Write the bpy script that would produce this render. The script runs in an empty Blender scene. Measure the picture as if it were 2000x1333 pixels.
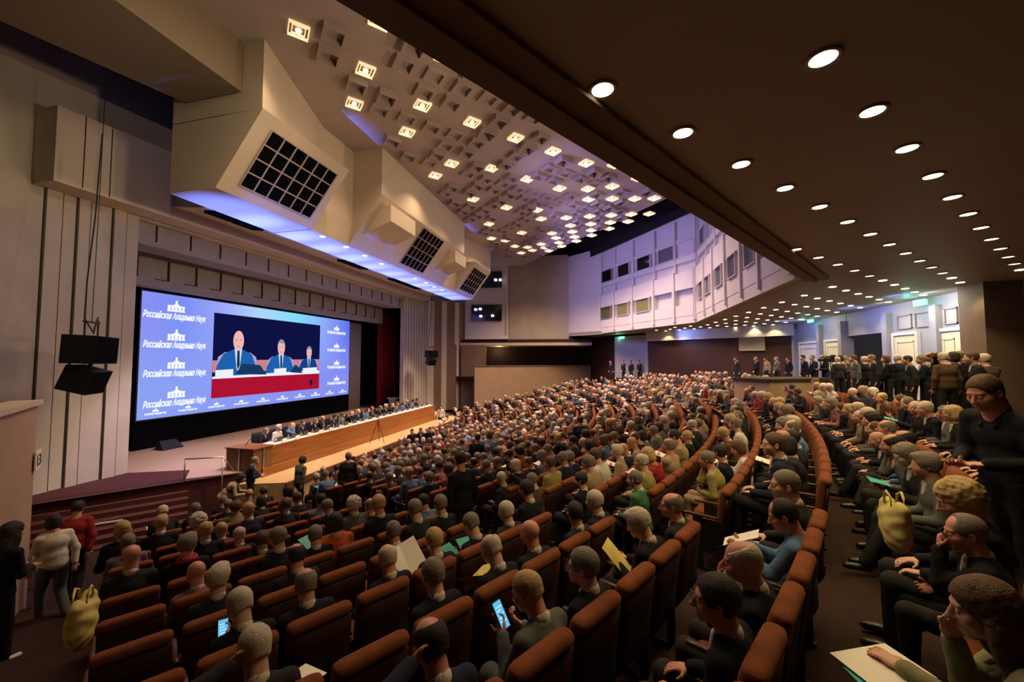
import bpy, math, random
import numpy as np
from math import sin, cos, pi, radians, hypot
from mathutils import Matrix, Vector

# ------------------------------------------------------------------ camera, world, exposure, large lights
# x runs along the stage front, y towards the stage, z up; the front of the hall floor is z = 0, the camera stands over (0, 0)
SC = bpy.context.scene
COL = SC.collection
ZC = 5.35
YAW, FPX, HOR = 14.1, 778.0, 705.0
PIT = math.atan((HOR - 666.5) / FPX)
cd = bpy.data.cameras.new('camera'); co = bpy.data.objects.new('camera', cd); COL.objects.link(co)
cd.sensor_width = 36; cd.lens = FPX / 2000 * 36; cd.clip_start = .05; cd.clip_end = 300
co.location = (0, 0, ZC); co.rotation_euler = (pi / 2 + PIT, 0, radians(YAW) - pi / 2)
SC.camera = co
SC.view_settings.view_transform = 'Standard'; SC.view_settings.look = 'None'
SC.view_settings.gamma = 1; SC.view_settings.use_curve_mapping = False
SC.view_settings.exposure = 0.0
SC.cycles.max_bounces = 5; SC.cycles.diffuse_bounces = 3; SC.cycles.glossy_bounces = 2; SC.cycles.transmission_bounces = 2
SC.cycles.use_light_tree = True; SC.cycles.sample_clamp_indirect = 3; SC.cycles.caustics_reflective = False; SC.cycles.caustics_refractive = False
SC.cycles.use_denoising = True
w = bpy.data.worlds.new('world'); SC.world = w; w.use_nodes = True
w.node_tree.nodes['Background'].inputs[0].default_value = (.30, .26, .30, 1); w.node_tree.nodes['Background'].inputs[1].default_value = .07

def lamp(name, kind, loc, energy, col, size=.2, aim=None, angle=60, blend=.6, sizey=None):
    d = bpy.data.lights.new(name, kind); d.energy = energy; d.color = col
    if kind == 'AREA':
        d.size = size
        if sizey: d.shape = 'RECTANGLE'; d.size_y = sizey
    else: d.shadow_soft_size = size
    if kind == 'SPOT': d.spot_size = radians(angle); d.spot_blend = blend
    o = bpy.data.objects.new(name, d); COL.objects.link(o); o.location = loc
    if aim is not None: o.rotation_euler = (Vector(aim) - Vector(loc)).to_track_quat('-Z', 'Y').to_euler()
    return o
WARM, BLUE, VIO = (1, .72, .42), (.18, .25, 1), (.42, .36, 1)
# stage wash from the lighting bays over the apron, on the panel table and the stage floor
for x in (12, 16.5, 21, 25.5, 30): lamp('stage_wash', 'SPOT', (x, 10.6, ZC + 5.0), 2300, (1, .78, .56), .3, (x, 14.9, 1.4), 62)
lamp('stage_wash', 'SPOT', (13.5, 10.6, ZC + 5.0), 2600, (.62, .48, 1), .3, (12.6, 17, 1.3), 44)
# blue washes: fixtureless spots added behind the panel table to tint the bridge underside
for i in range(12): x = 11 + i * 1.85; lamp('blue_wash', 'SPOT', (x + 1.2, 14.9, 1.45), 16000, (.10, .17, 1), 0, (x, 12.9, ZC + 5.2), 23, .8)
# violet washes towards the balcony fronts and across the coffers
for x, y in ((16, 7), (22, 6.5), (28, 8)): lamp('violet_wash', 'SPOT', (x, y, ZC + 6.5), 1500, VIO, .4, (x + 9, y - 13, ZC + 5.2), 100)
lamp('violet_wash', 'SPOT', (22, 1, 5.5), 520, VIO, 0, (25, 1, 16), 120)  # sourceless violet spot added in mid-hall to tint the ceiling
# warm fill spots added to brighten the bridge, the coffers and the portal wall
for x, y, e in ((8.5, -1.3, 1150), (14, -4.6, 1150), (22, -4.6, 1300)): lamp('added_warm_fill', 'SPOT', (x, y, ZC + 3.6), e, (1, .74, .46), .4, (x - 1 + .18 * (20 - x), 12, ZC + 7.5), 95, .8)
lamp('added_warm_fill', 'SPOT', (7.5, 3.5, ZC + 8.6), 800, (1, .76, .52), .4, (8.8, 17, ZC - .5), 80, .8)

lamp('added_warm_fill', 'SPOT', (3, 4.5, ZC + 5.5), 520, (1, .76, .48), 0, (9.5, 13, ZC + 6.8), 62, .9)  # added fill, out of frame, for the bridge end face

# ------------------------------------------------------------------ seeing and naming
FW = np.array([cos(radians(YAW)) * cos(PIT), sin(radians(YAW)) * cos(PIT), sin(PIT)])
RT = np.array([sin(radians(YAW)), -cos(radians(YAW)), 0.]); UP = np.cross(RT, FW)
def ray(x, y): return FW + RT * (x - 1000) / FPX - UP * (y - 666.5) / FPX
def atz(x, y, z): r = ray(x, y); return r * (z / r[2]) + [0, 0, ZC]            # z relative to the lens
def aty(x, y, v): r = ray(x, y); return r * (v / r[1]) + [0, 0, ZC]
def atx(x, y, u): r = ray(x, y); return r * (u / r[0]) + [0, 0, ZC]
def atwall(x, y, A, B):                                                      # point on the upright plane through A and B
    r = ray(x, y); n = np.array([B[1] - A[1], A[0] - B[0]]); t = (A[0] * n[0] + A[1] * n[1]) / (r[0] * n[0] + r[1] * n[1])
    return r * t + [0, 0, ZC]
def pix(P):
    P = np.array(P, float) - [0, 0, ZC]; d = P @ FW; return 1000 + FPX * (P @ RT) / d, 666.5 - FPX * (P @ UP) / d, d

def tag(o, label=None, cat=None, group=None, kind=None):
    if label: o['label'] = label
    if cat: o['category'] = cat
    if group: o['group'] = group
    if kind: o['kind'] = kind
    return o
def empty(name, loc, rz=0, label=None, cat=None, group=None):
    o = bpy.data.objects.new(name, None); COL.objects.link(o); o.location = loc; o.rotation_euler = (0, 0, rz); o.empty_display_size = .1
    return tag(o, label, cat, group)
def link(name, me, parent=None, mat=None, loc=None, rot=None):
    o = bpy.data.objects.new(name, me); COL.objects.link(o)
    if parent: o.parent = parent
    if loc is not None: o.location = loc
    if rot is not None: o.rotation_euler = rot
    if mat: setmat(o, mat)
    return o
def setmat(o, mat):                                                         # the colour sits on the object, so copies can share mesh data
    if not o.data.materials: o.data.materials.append(None)
    o.material_slots[0].link = 'OBJECT'; o.material_slots[0].material = mat
def mesh(name, V, F, mats=(), mi=None, smooth=False):
    me = bpy.data.meshes.new(name); me.from_pydata([tuple(map(float, v)) for v in V], [], [tuple(int(i) for i in f) for f in F])
    for m in mats: me.materials.append(m)
    if mi is not None: me.polygons.foreach_set('material_index', mi)
    if smooth: me.polygons.foreach_set('use_smooth', [True] * len(me.polygons))
    me.update(); return me

class MB:
    def __init__(s): s.V = []; s.F = []; s.m = []; s.c = 0
    def add(s, V, F):
        n = len(s.V); s.V += [tuple(v) for v in V]; s.F += [tuple(i + n for i in f) for f in F]; s.m += [s.c] * len(F); return s
    def box(s, a, b, M=None):
        x0, y0, z0 = a; x1, y1, z1 = b
        V = [(x0, y0, z0), (x1, y0, z0), (x1, y1, z0), (x0, y1, z0), (x0, y0, z1), (x1, y0, z1), (x1, y1, z1), (x0, y1, z1)]
        if M is not None: V = [tuple(M @ Vector(v)) for v in V]
        return s.add(V, [(3, 2, 1, 0), (4, 5, 6, 7), (0, 1, 5, 4), (1, 2, 6, 5), (2, 3, 7, 6), (3, 0, 4, 7)])
    def prism(s, poly, z0, z1):                                             # plan polygon between two heights
        n = len(poly); z0 = [z0] * n if not hasattr(z0, '__len__') else z0; z1 = [z1] * n if not hasattr(z1, '__len__') else z1
        a = sum(poly[i][0] * poly[(i + 1) % n][1] - poly[(i + 1) % n][0] * poly[i][1] for i in range(n))
        if a < 0: poly = poly[::-1]; z0 = z0[::-1]; z1 = z1[::-1]
        V = [(p[0], p[1], z) for p, z in zip(poly, z0)] + [(p[0], p[1], z) for p, z in zip(poly, z1)]
        return s.add(V, [tuple(range(n))[::-1], tuple(range(n, 2 * n))] + [(i, (i + 1) % n, (i + 1) % n + n, i + n) for i in range(n)])
    def hull(s, A, B):                                                      # two matching outlines joined, ends closed
        n = len(A); return s.add(list(map(tuple, A)) + list(map(tuple, B)), [tuple(range(n))[::-1], tuple(range(n, 2 * n))] + [(i, (i + 1) % n, (i + 1) % n + n, i + n) for i in range(n)])
    def slab(s, A, B, z0, z1, t, off=0):                                    # upright wall piece from A to B, thickness t on its left side
        A, B = np.array(A[:2], float), np.array(B[:2], float); d = B - A; d /= np.linalg.norm(d); n = np.array([-d[1], d[0]])
        A = A + n * off; B = B + n * off
        return s.prism([tuple(A), tuple(B), tuple(B + n * t), tuple(A + n * t)], z0, z1)
    def tube(s, pts, r, seg=8, cap=True):
        pts = [np.array(p, float) for p in pts]; n = len(pts); r = r if hasattr(r, '__len__') else [r] * n; V = []; up = np.array([0, 0, 1.])
        for i, p in enumerate(pts):
            d = pts[min(i + 1, n - 1)] - pts[max(i - 1, 0)]; d /= np.linalg.norm(d) + 1e-9
            a = np.cross(d, up if abs(d[2]) < .9 else np.array([1., 0, 0])); a /= np.linalg.norm(a); b = np.cross(a, d)
            V += [p + r[i] * (a * cos(2 * pi * k / seg) + b * sin(2 * pi * k / seg)) for k in range(seg)]
        F = [(i * seg + k, i * seg + (k + 1) % seg, (i + 1) * seg + (k + 1) % seg, (i + 1) * seg + k) for i in range(n - 1) for k in range(seg)]
        if cap: F += [tuple(range(seg))[::-1], tuple(range((n - 1) * seg, n * seg))]
        return s.add(V, F)
    def lathe(s, prof, c=(0, 0, 0), seg=20):
        V = [(c[0] + r * cos(2 * pi * k / seg), c[1] + r * sin(2 * pi * k / seg), c[2] + z) for r, z in prof for k in range(seg)]; n = len(prof)
        return s.add(V, [(i * seg + k, i * seg + (k + 1) % seg, (i + 1) * seg + (k + 1) % seg, (i + 1) * seg + k) for i in range(n - 1) for k in range(seg)] + [tuple(range(seg))[::-1], tuple(range((n - 1) * seg, n * seg))])
    def rbox(s, c, size, r, n=5, M=None):                                    # soft-edged box
        h = np.array(size, float) / 2; r = min(r, h.min() * .999); V = {}; F = []; L = []
        t = np.linspace(-1, 1, n)
        for ax in range(3):
            for sg in (-1, 1):
                g = {}
                for i, a in enumerate(t):
                    for j, b in enumerate(t):
                        p = np.zeros(3); p[ax] = sg; p[(ax + 1) % 3] = np.sign(a) * abs(a) ** .7; p[(ax + 2) % 3] = np.sign(b) * abs(b) ** .7
                        p = p * h; q = np.clip(p, -(h - r), h - r); d = p - q; l = np.linalg.norm(d); p = q + (d / l * r if l > 1e-9 else 0)
                        key = tuple(np.round(p, 5))
                        if key not in V: V[key] = len(L); L.append(p)
                        g[i, j] = V[key]
                for i in range(n - 1):
                    for j in range(n - 1):
                        f = (g[i, j], g[i + 1, j], g[i + 1, j + 1], g[i, j + 1]); f = f if sg > 0 else f[::-1]
                        if len(set(f)) >= 3: F.append(tuple(dict.fromkeys(f)))
        c = np.array(c, float)
        P = [(M @ Vector(p + c)) if M is not None else Vector(p + c) for p in L]
        return s.add([tuple(p) for p in P], F)
    def build(s, name, mat=None, parent=None, smooth=False, mats=None, loc=None, rot=None):
        me = mesh(name, s.V, s.F, mats or ([mat] if mat else []), s.m if mats else None, smooth)
        o = bpy.data.objects.new(name, me); COL.objects.link(o)
        if parent: o.parent = parent
        if loc is not None: o.location = loc
        if rot is not None: o.rotation_euler = rot
        return o
def structure(name, mb, mat=None, mats=None, parent=None, smooth=False):
    o = mb.build(name, mat, parent, smooth, mats); 
    if not parent: o['kind'] = 'structure'
    return o

def face_to(p, q): return math.atan2(q[1] - p[1], q[0] - p[0]) - pi / 2

# ------------------------------------------------------------------ materials
def mat(name, col, rough=.7, spec=.3, noise=0, scale=3, bump=0, bscale=40, metal=0, emit=None, es=1.0, col2=None, sheen=0):
    m = bpy.data.materials.new(name); m.use_nodes = True; nt = m.node_tree; b = nt.nodes['Principled BSDF']
    b.inputs['Base Color'].default_value = (*col, 1); b.inputs['Roughness'].default_value = rough
    b.inputs['Specular IOR Level'].default_value = spec; b.inputs['Metallic'].default_value = metal
    if sheen: b.inputs['Sheen Weight'].default_value = sheen; b.inputs['Sheen Tint'].default_value = (*[min(1, c * 4 + .15) for c in col], 1)
    if noise or bump:
        tc = nt.nodes.new('ShaderNodeTexCoord')
    if noise:
        n = nt.nodes.new('ShaderNodeTexNoise'); n.inputs['Scale'].default_value = scale; n.inputs['Detail'].default_value = 5
        r = nt.nodes.new('ShaderNodeValToRGB'); c2 = col2 or tuple(c * (1 - noise) for c in col)
        r.color_ramp.elements[0].color = (*c2, 1); r.color_ramp.elements[1].color = (*[min(1, c * (1 + noise * .4)) for c in col], 1)
        r.color_ramp.elements[0].position = .3; r.color_ramp.elements[1].position = .7
        nt.links.new(tc.outputs['Object'], n.inputs['Vector']); nt.links.new(n.outputs['Fac'], r.inputs['Fac']); nt.links.new(r.outputs['Color'], b.inputs['Base Color'])
    if bump:
        n = nt.nodes.new('ShaderNodeTexNoise'); n.inputs['Scale'].default_value = bscale; n.inputs['Detail'].default_value = 3
        bp = nt.nodes.new('ShaderNodeBump'); bp.inputs['Strength'].default_value = bump; bp.inputs['Distance'].default_value = .01
        nt.links.new(tc.outputs['Object'], n.inputs['Vector']); nt.links.new(n.outputs['Fac'], bp.inputs['Height']); nt.links.new(bp.outputs['Normal'], b.inputs['Normal'])
    if emit:
        b.inputs['Emission Color'].default_value = (*emit, 1); b.inputs['Emission Strength'].default_value = es
        try: m.cycles.emission_sampling = 'NONE' if es < 30 and name not in ('screen_light',) else 'FRONT'
        except Exception: pass
    return m
def wood(name, c1, c2, scale=2.5, rough=.4, axis=(1, 12, 12)):
    m = mat(name, c1, rough, .4); nt = m.node_tree; b = nt.nodes['Principled BSDF']
    tc = nt.nodes.new('ShaderNodeTexCoord'); mp = nt.nodes.new('ShaderNodeMapping'); mp.inputs['Scale'].default_value = axis
    n = nt.nodes.new('ShaderNodeTexNoise'); n.inputs['Scale'].default_value = scale; n.inputs['Detail'].default_value = 8; n.inputs['Roughness'].default_value = .6
    r = nt.nodes.new('ShaderNodeValToRGB'); r.color_ramp.elements[0].color = (*c2, 1); r.color_ramp.elements[1].color = (*c1, 1); r.color_ramp.elements[0].position = .35; r.color_ramp.elements[1].position = .65
    nt.links.new(tc.outputs['Object'], mp.inputs['Vector']); nt.links.new(mp.outputs['Vector'], n.inputs['Vector']); nt.links.new(n.outputs['Fac'], r.inputs['Fac']); nt.links.new(r.outputs['Color'], b.inputs['Base Color'])
    return m
M = dict(
    panel=mat('pale_wall_panel', (.46, .40, .32), .6, noise=.10, scale=1.2), panel_dark=mat('brown_wall_strip', (.20, .13, .085), .6, noise=.12),
    bridge=mat('cream_plaster', (.56, .47, .35), .65, noise=.06, scale=.8), rearwhite=mat('rear_wall_paint', (.34, .34, .38), .5, noise=.05, scale=1), sideceil=mat('dimmed_ceiling_plaster', (.22, .165, .11), .7), white=mat('white_painted_board', (.62, .58, .58), .5, noise=.05, scale=1),  # side ceiling: the ceiling plaster darkened in colour to offset the flood on it
    ceil=mat('ceiling_plaster', (.40, .33, .30), .8, noise=.07, scale=.7), soffit=mat('soffit_paint', (.47, .43, .34), .5, .4, noise=.15, scale=.35, bump=.15, bscale=3),
    lip=mat('soffit_lip_paint', (.22, .15, .09), .6, noise=.15, scale=.6), groove=mat('dark_groove', (.03, .022, .016), .9),
    void=mat('dark_void', (.012, .010, .012), .95), black=mat('black_cloth', (.002, .002, .003), .95, .05), blackpl=mat('black_plastic', (.012, .012, .014), .45, .4),
    carpet=mat('brown_carpet', (.032, .013, .007), .95, noise=.25, scale=8, bump=.3, bscale=300), steps=mat('maroon_step_carpet', (.075, .020, .020), .9, noise=.25, scale=9),
    stage=wood('stage_boards', (.50, .33, .20), (.40, .26, .16), 1.2, .35, (1, 8, 1)), apron=wood('apron_boards', (.62, .42, .20), (.52, .34, .16), 1.0, .35, (1, 8, 1)),
    desk=wood('panel_table_veneer', (.30, .115, .030), (.20, .070, .018), 1.4, .3, (.6, 6, 6)), deskend=wood('plinth_veneer', (.20, .095, .035), (.14, .06, .022), 1.4, .35, (6, 6, .6)),
    maroon=mat('maroon_wall_panel', (.040, .012, .010), .6, noise=.2, scale=2), brownwall=mat('brown_rear_wall', (.075, .030, .016), .6, noise=.15, scale=1.5),
    parapet=mat('tan_parapet_plaster', (.42, .29, .18), .7, noise=.10, scale=1), redcurtain=mat('red_curtain', (.20, .010, .014), .85), greycurtain=mat('grey_curtain', (.36, .33, .31), .8),
    doorwhite=mat('white_door_paint', (.66, .63, .60), .5), doorway=mat('door_paint_cream', (.72, .66, .44), .5), glassdark=mat('dark_window_glass', (.010, .010, .014), .08, .5),
    glassgrey=mat('grey_window_blind', (.10, .10, .13), .3, .5), glassolive=mat('olive_window_blind', (.20, .20, .07), .4), metal=mat('brushed_metal', (.5, .5, .52), .35, metal=.9), rail=mat('pale_handrail', (.55, .48, .42), .4),
    rust=mat('rust_velour', (.185, .056, .019), .85, .15, noise=.22, scale=14, bump=.25, bscale=160, sheen=.15), backp=mat('dark_chair_back', (.035, .010, .008), .55, .3, noise=.2, scale=8),
    armw=wood('dark_armrest_wood', (.10, .045, .02), (.06, .025, .012), 5, .35), iron=mat('dark_iron', (.02, .018, .018), .5),
    paper=mat('white_paper', (.82, .78, .68), .7), teal=mat('teal_booklet', (.06, .42, .36), .5), yellow=mat('yellow_paper', (.72, .60, .16), .6), tote=mat('yellow_tote_cloth', (.62, .54, .16), .8, noise=.12, scale=9, bump=.4, bscale=14),
    exit=mat('green_exit_light', (.1, .9, .6), emit=(.22, 1, .62), es=2.2), spot=mat('lamp_glow', (1, .9, .7), emit=(1, .86, .58), es=9), ring=mat('lamp_ring', (.55, .45, .32), .4),
    sq=mat('square_lamp_frame', (.9, .8, .6), emit=(1, .76, .42), es=.75), sqin=mat('square_lamp_recess', (.16, .10, .05)), bulb=mat('square_lamp_bulb', (1, .9, .7), emit=(1, .88, .62), es=7), cool=mat('cool_lamp_glow', (1, 1, 1), emit=(.8, .86, 1), es=4),
    skin=None)
# ------------------------------------------------------------------ bodies: smooth distance fields turned into meshes
class Field:
    def __init__(s, lo, hi, h):
        s.lo = np.array(lo, float); s.h = h
        s.n = (np.ceil((np.array(hi) - s.lo) / h)).astype(int) + 1
        s.D = np.full(s.n, 0.12, np.float32)
    def region(s, lo, hi):
        a = np.maximum(np.floor((np.array(lo) - s.lo) / s.h).astype(int), 0)
        b = np.minimum(np.ceil((np.array(hi) - s.lo) / s.h).astype(int) + 1, s.n)
        if (b <= a).any(): return None
        g = [(s.lo[i] + s.h * np.arange(a[i], b[i])).astype(np.float32) for i in range(3)]
        sl = tuple(slice(a[i], b[i]) for i in range(3))
        return sl, g[0][:, None, None], g[1][None, :, None], g[2][None, None, :]
    def put(s, sl, d, k, sub=False):
        A = s.D[sl]
        if sub:
            d = -d
            if k > 0:
                hh = np.clip(.5 - .5 * (d - A) / k, 0, 1); s.D[sl] = A + (d - A) * (1 - hh) + k * hh * (1 - hh)
            else: s.D[sl] = np.maximum(A, d)
        else:
            hh = np.clip(.5 + .5 * (d - A) / k, 0, 1); s.D[sl] = d + (A - d) * hh - k * hh * (1 - hh)
    def cap(s, a, b, ra, rb, k=.02, sub=False):
        a = np.array(a, float); b = np.array(b, float); m = max(ra, rb) + .1
        R = s.region(np.minimum(a, b) - m, np.maximum(a, b) + m)
        if R is None: return
        sl, X, Y, Z = R; v = b - a; L = max(v @ v, 1e-9)
        t = np.clip(((X - a[0]) * v[0] + (Y - a[1]) * v[1] + (Z - a[2]) * v[2]) / L, 0, 1)
        d = np.sqrt((X - a[0] - t * v[0]) ** 2 + (Y - a[1] - t * v[1]) ** 2 + (Z - a[2] - t * v[2]) ** 2) - (ra + (rb - ra) * t)
        s.put(sl, d.astype(np.float32), k, sub)
    def ell(s, c, r, k=.02, M=None, sub=False):
        c = np.array(c, float); r = np.array(r, float); m = r.max() + .1
        R = s.region(c - m, c + m)
        if R is None: return
        sl, X, Y, Z = R; x, y, z = X - c[0], Y - c[1], Z - c[2]
        if M is not None:
            x, y, z = (M[0, i] * x + M[1, i] * y + M[2, i] * z for i in range(3))
        k0 = np.sqrt((x / r[0]) ** 2 + (y / r[1]) ** 2 + (z / r[2]) ** 2)
        k1 = np.sqrt((x / r[0] ** 2) ** 2 + (y / r[1] ** 2) ** 2 + (z / r[2] ** 2) ** 2) + 1e-6
        s.put(sl, (k0 * (k0 - 1) / k1).astype(np.float32), k, sub)
    def noise(s, amp, f, seed=0):
        R = s.region(s.lo, s.lo + s.n * s.h); sl, X, Y, Z = R
        q = seed * 1.7
        s.D += amp * (np.sin(f * X + 3 * np.sin(f * .6 * Z + q)) * np.sin(f * 1.3 * Z + 2 * np.sin(f * .5 * Y + q)) +
                      .5 * np.sin(f * 2.1 * Y + q) * np.sin(f * 1.9 * Z + f * X)).astype(np.float32)
    def plane(s, n, d0, k=.004):            # keep the side where n.p < d0
        R = s.region(s.lo, s.lo + s.n * s.h); sl, X, Y, Z = R
        d = (X * n[0] + Y * n[1] + Z * n[2] - d0).astype(np.float32); s.D = np.maximum(s.D, d)
    def mesh(s):
        D = s.D.copy(); D[0] = D[-1] = .1; D[:, 0] = D[:, -1] = .1; D[:, :, 0] = D[:, :, -1] = .1
        I = D < 0; nx, ny, nz = D.shape
        acc = np.zeros((nx - 1, ny - 1, nz - 1, 3), np.float32); cnt = np.zeros((nx - 1, ny - 1, nz - 1), np.int16)
        def cell(dx, dy, dz): return (slice(dx, nx - 1 + dx), slice(dy, ny - 1 + dy), slice(dz, nz - 1 + dz))
        for ax in range(3):
            for p in (0, 1):
                for q in (0, 1):
                    o0 = [0, 0, 0]; o = [i for i in range(3) if i != ax]; o0[o[0]] = p; o0[o[1]] = q
                    o1 = list(o0); o1[ax] = 1
                    A, B = D[cell(*o0)], D[cell(*o1)]
                    idx = np.nonzero((A < 0) != (B < 0)); a = A[idx]; b = B[idx]; t = a / (a - b)
                    acc[idx + (np.full(len(t), ax),)] += t
                    acc[idx + (np.full(len(t), o[0]),)] += p
                    acc[idx + (np.full(len(t), o[1]),)] += q
                    cnt[idx] += 1
        ci = np.nonzero(cnt); V = acc[ci] / cnt[ci][:, None]
        V = (V + np.stack(ci, 1)) * s.h + s.lo
        ids = np.full(cnt.shape, -1, np.int32); ids[ci] = np.arange(len(V))
        F = []
        for ax in range(3):
            o = [i for i in range(3) if i != ax]
            sa = [slice(None)] * 3; sb = [slice(None)] * 3; sa[ax] = slice(0, -1); sb[ax] = slice(1, None)
            A, B = I[tuple(sa)], I[tuple(sb)]
            idx = np.array(np.nonzero(A != B))
            ok = (idx[o[0]] > 0) & (idx[o[1]] > 0) & (idx[o[0]] < D.shape[o[0]] - 1) & (idx[o[1]] < D.shape[o[1]] - 1)
            idx = idx[:, ok]; ins = A[tuple(idx)]
            def g(p, q):
                j = idx.copy(); j[o[0]] -= p; j[o[1]] -= q; return ids[tuple(j)]
            f = np.stack([g(1, 1), g(0, 1), g(0, 0), g(1, 0)], 1)
            flip = ins if ax != 1 else ~ins
            f[~flip] = f[~flip][:, ::-1]; F.append(f)
        return V, np.concatenate(F)

def rotm(pitch, yaw, roll=0):                # degrees; pitch > 0 looks down, yaw > 0 turns to the left
    p, y, r = -math.radians(pitch), math.radians(yaw), math.radians(roll)
    X = np.array([[1, 0, 0], [0, cos(p), -sin(p)], [0, sin(p), cos(p)]])
    Z = np.array([[cos(y), -sin(y), 0], [sin(y), cos(y), 0], [0, 0, 1]])
    Yr = np.array([[cos(r), 0, sin(r)], [0, 1, 0], [-sin(r), 0, cos(r)]])
    return Z @ X @ Yr

def unit(v):
    v = np.array(v, float); return v / (np.linalg.norm(v) + 1e-9)

class Pose:
    """Joint positions of one figure; seated poses have the hips over the origin, facing +y."""
    def __init__(s, kind='sit', lean=4, pitch=8, yaw=0, hl=(-.12, .30, .62), hr=(.12, .30, .62), roll=0, wide=1.0,
                 legs='sit', slouch=0, curl=.5, palm=(0, 0, -1), twist=0):
        s.kind, s.wide, s.curl, s.palm = kind, wide, curl, palm
        hz = .49 if kind == 'sit' else .93
        a = math.radians(lean); w = wide
        s.pel = np.array([0, 0, hz])
        up = np.array([0, sin(a), cos(a)]); up2 = np.array([0, sin(a + .12 + slouch), cos(a + .12 + slouch)])
        s.waist = s.pel + up * .16; s.chest = s.waist + up * .20; s.top = s.chest + up2 * .16
        tw = math.radians(twist); sx = np.array([cos(tw), sin(tw), 0])
        s.sl = s.top - sx * .172 * w - up2 * .050; s.sr = s.top + sx * .172 * w - up2 * .050
        s.nb = s.top + up2 * .01; s.M = rotm(pitch, yaw, roll)
        nt = s.nb + unit(up2 + np.array([0, .25, 0])) * .066
        s.neck = nt; s.head = nt + s.M @ np.array([0, .022, .122])
        s.hl, s.hr = np.array(hl, float), np.array(hr, float)
        s.el, s.er = s.ik(s.sl, s.hl, -1), s.ik(s.sr, s.hr, 1)
        if legs == 'sit':
            s.legs = [([-.10, .02, hz - .02], [-.13, .46, .53], [-.13, .47, .10]), ([.10, .02, hz - .02], [.13, .46, .53], [.13, .47, .10])]
        elif legs == 'cross':
            s.legs = [([-.10, .02, hz - .02], [-.12, .46, .53], [-.12, .47, .10]), ([.10, .02, hz - .02], [.00, .47, .64], [-.10, .64, .30])]
        elif legs == 'out':
            s.legs = [([-.10, .02, hz - .02], [-.13, .46, .52], [-.15, .66, .12]), ([.10, .02, hz - .02], [.14, .46, .55], [.10, .58, .10])]
        elif legs == 'stand':
            s.legs = [([-.09, 0, hz - .02], [-.10, .03, .50], [-.11, -.01, .09]), ([.09, 0, hz - .02], [.10, .03, .50], [.12, .01, .09])]
        elif legs == 'walk':
            s.legs = [([-.09, 0, hz - .02], [-.09, .20, .52], [-.09, .16, .10]), ([.09, 0, hz - .02], [.09, .02, .50], [.10, -.24, .14])]
        if kind == 'stand': pass
    def ik(s, S, H, side):
        L1, L2 = .285, .255; v = H - S; d = np.linalg.norm(v)
        if d > .53: H[:] = S + v / d * .53; v = H - S; d = .53
        u = v / d; x = (L1 ** 2 - L2 ** 2 + d * d) / (2 * d); h = math.sqrt(max(L1 ** 2 - x * x, 1e-5))
        pole = np.array([side * .45, -.35, -1.0]); pole -= u * (pole @ u)
        return S + u * x + unit(pole) * h

def hand(F, W, E, side, palm, curl, k=.0045):
    f = unit(W - E); n = unit(np.array(palm, float) - f * (np.array(palm) @ f)); lat = np.cross(f, n) * side  # lat: thumb side
    lat = -np.cross(n, f) * side if False else lat
    c = W + f * .050
    M = np.stack([lat, f, n], 1)
    F.ell(c, (.041, .052, .016), .012, M)
    for i, (o, L) in enumerate(((.030, .072), (.010, .080), (-.010, .074), (-.029, .058))):
        p = W + f * .090 + lat * o; d = unit(f + lat * o * 2.5); a = curl * (.55 + .1 * i)
        for j, (q, r) in enumerate(((.42, .0092), (.32, .0085), (.26, .0078))):
            dd = d * cos(a) + n * sin(a); e = p + dd * L * q; F.cap(p, e, r, r * .93, k); p = e; a += curl * .75
    p = W + f * .025 + lat * .030; q = p + unit(f * .6 + lat * .85 + n * .35) * .040; F.cap(p, q, .013, .0105, .008)
    F.cap(q, q + unit(f * .9 + lat * .3 + n * .45) * .032, .0102, .0088, k)

HS = 1.07
class HeadField:
    def __init__(s, F): s.F = F
    def ell(s, c, r, k=.02, M=None, sub=False): s.F.ell(c, np.array(r) * HS, k, M, sub)
    def cap(s, a, b, ra, rb, k=.02, sub=False): s.F.cap(a, b, ra * HS, rb * HS, k, sub)

def head_shape(F, P, fat=1.0):
    F = HeadField(F); M = P.M; T = lambda x, y, z: P.head + M @ (np.array([x, y, z]) * HS)
    F.cap(P.nb - np.array([0, .01, .02]), T(0, -.028, -.05), .066 * fat, .058 * fat, .03)
    F.ell(T(0, -.016, .030), (.076, .098, .086), .02, M)
    F.ell(T(0, .030, -.040), (.060 * fat, .066, .078), .025, M)
    F.ell(T(0, .076, -.096), (.026, .020, .020), .02, M)
    F.ell(T(0, .074, .022), (.050, .018, .014), .015, M)
    F.ell(T(-.042, .058, -.030), (.022, .026, .026), .02, M); F.ell(T(.042, .058, -.030), (.022, .026, .026), .02, M)
    for x in (-.031, .031):
        F.ell(T(x, .100, .000), (.019, .016, .013), .012, M, sub=True); F.ell(T(x, .082, -.001), (.0135, .011, .011), .003, M)
    F.cap(T(0, .092, .006), T(0, .116, -.034), .0085, .0135, .008)
    F.ell(T(-.011, .104, -.038), (.009, .010, .008), .006, M); F.ell(T(.011, .104, -.038), (.009, .010, .008), .006, M)
    F.ell(T(0, .094, -.064), (.024, .010, .0065), .006, M); F.ell(T(0, .092, -.076), (.021, .010, .007), .006, M)
    F.ell(T(0, .1065, -.0700), (.022, .006, .0022), .002, M, sub=True)
    for x in (-.080, .080):
        E = M @ rotm(0, 18 if x > 0 else -18)
        F.ell(T(x, -.006, -.012), (.0095, .019, .032), .006, E); F.ell(T(x * 1.07, -.002, -.008), (.006, .010, .018), .004, E, sub=True)

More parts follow.
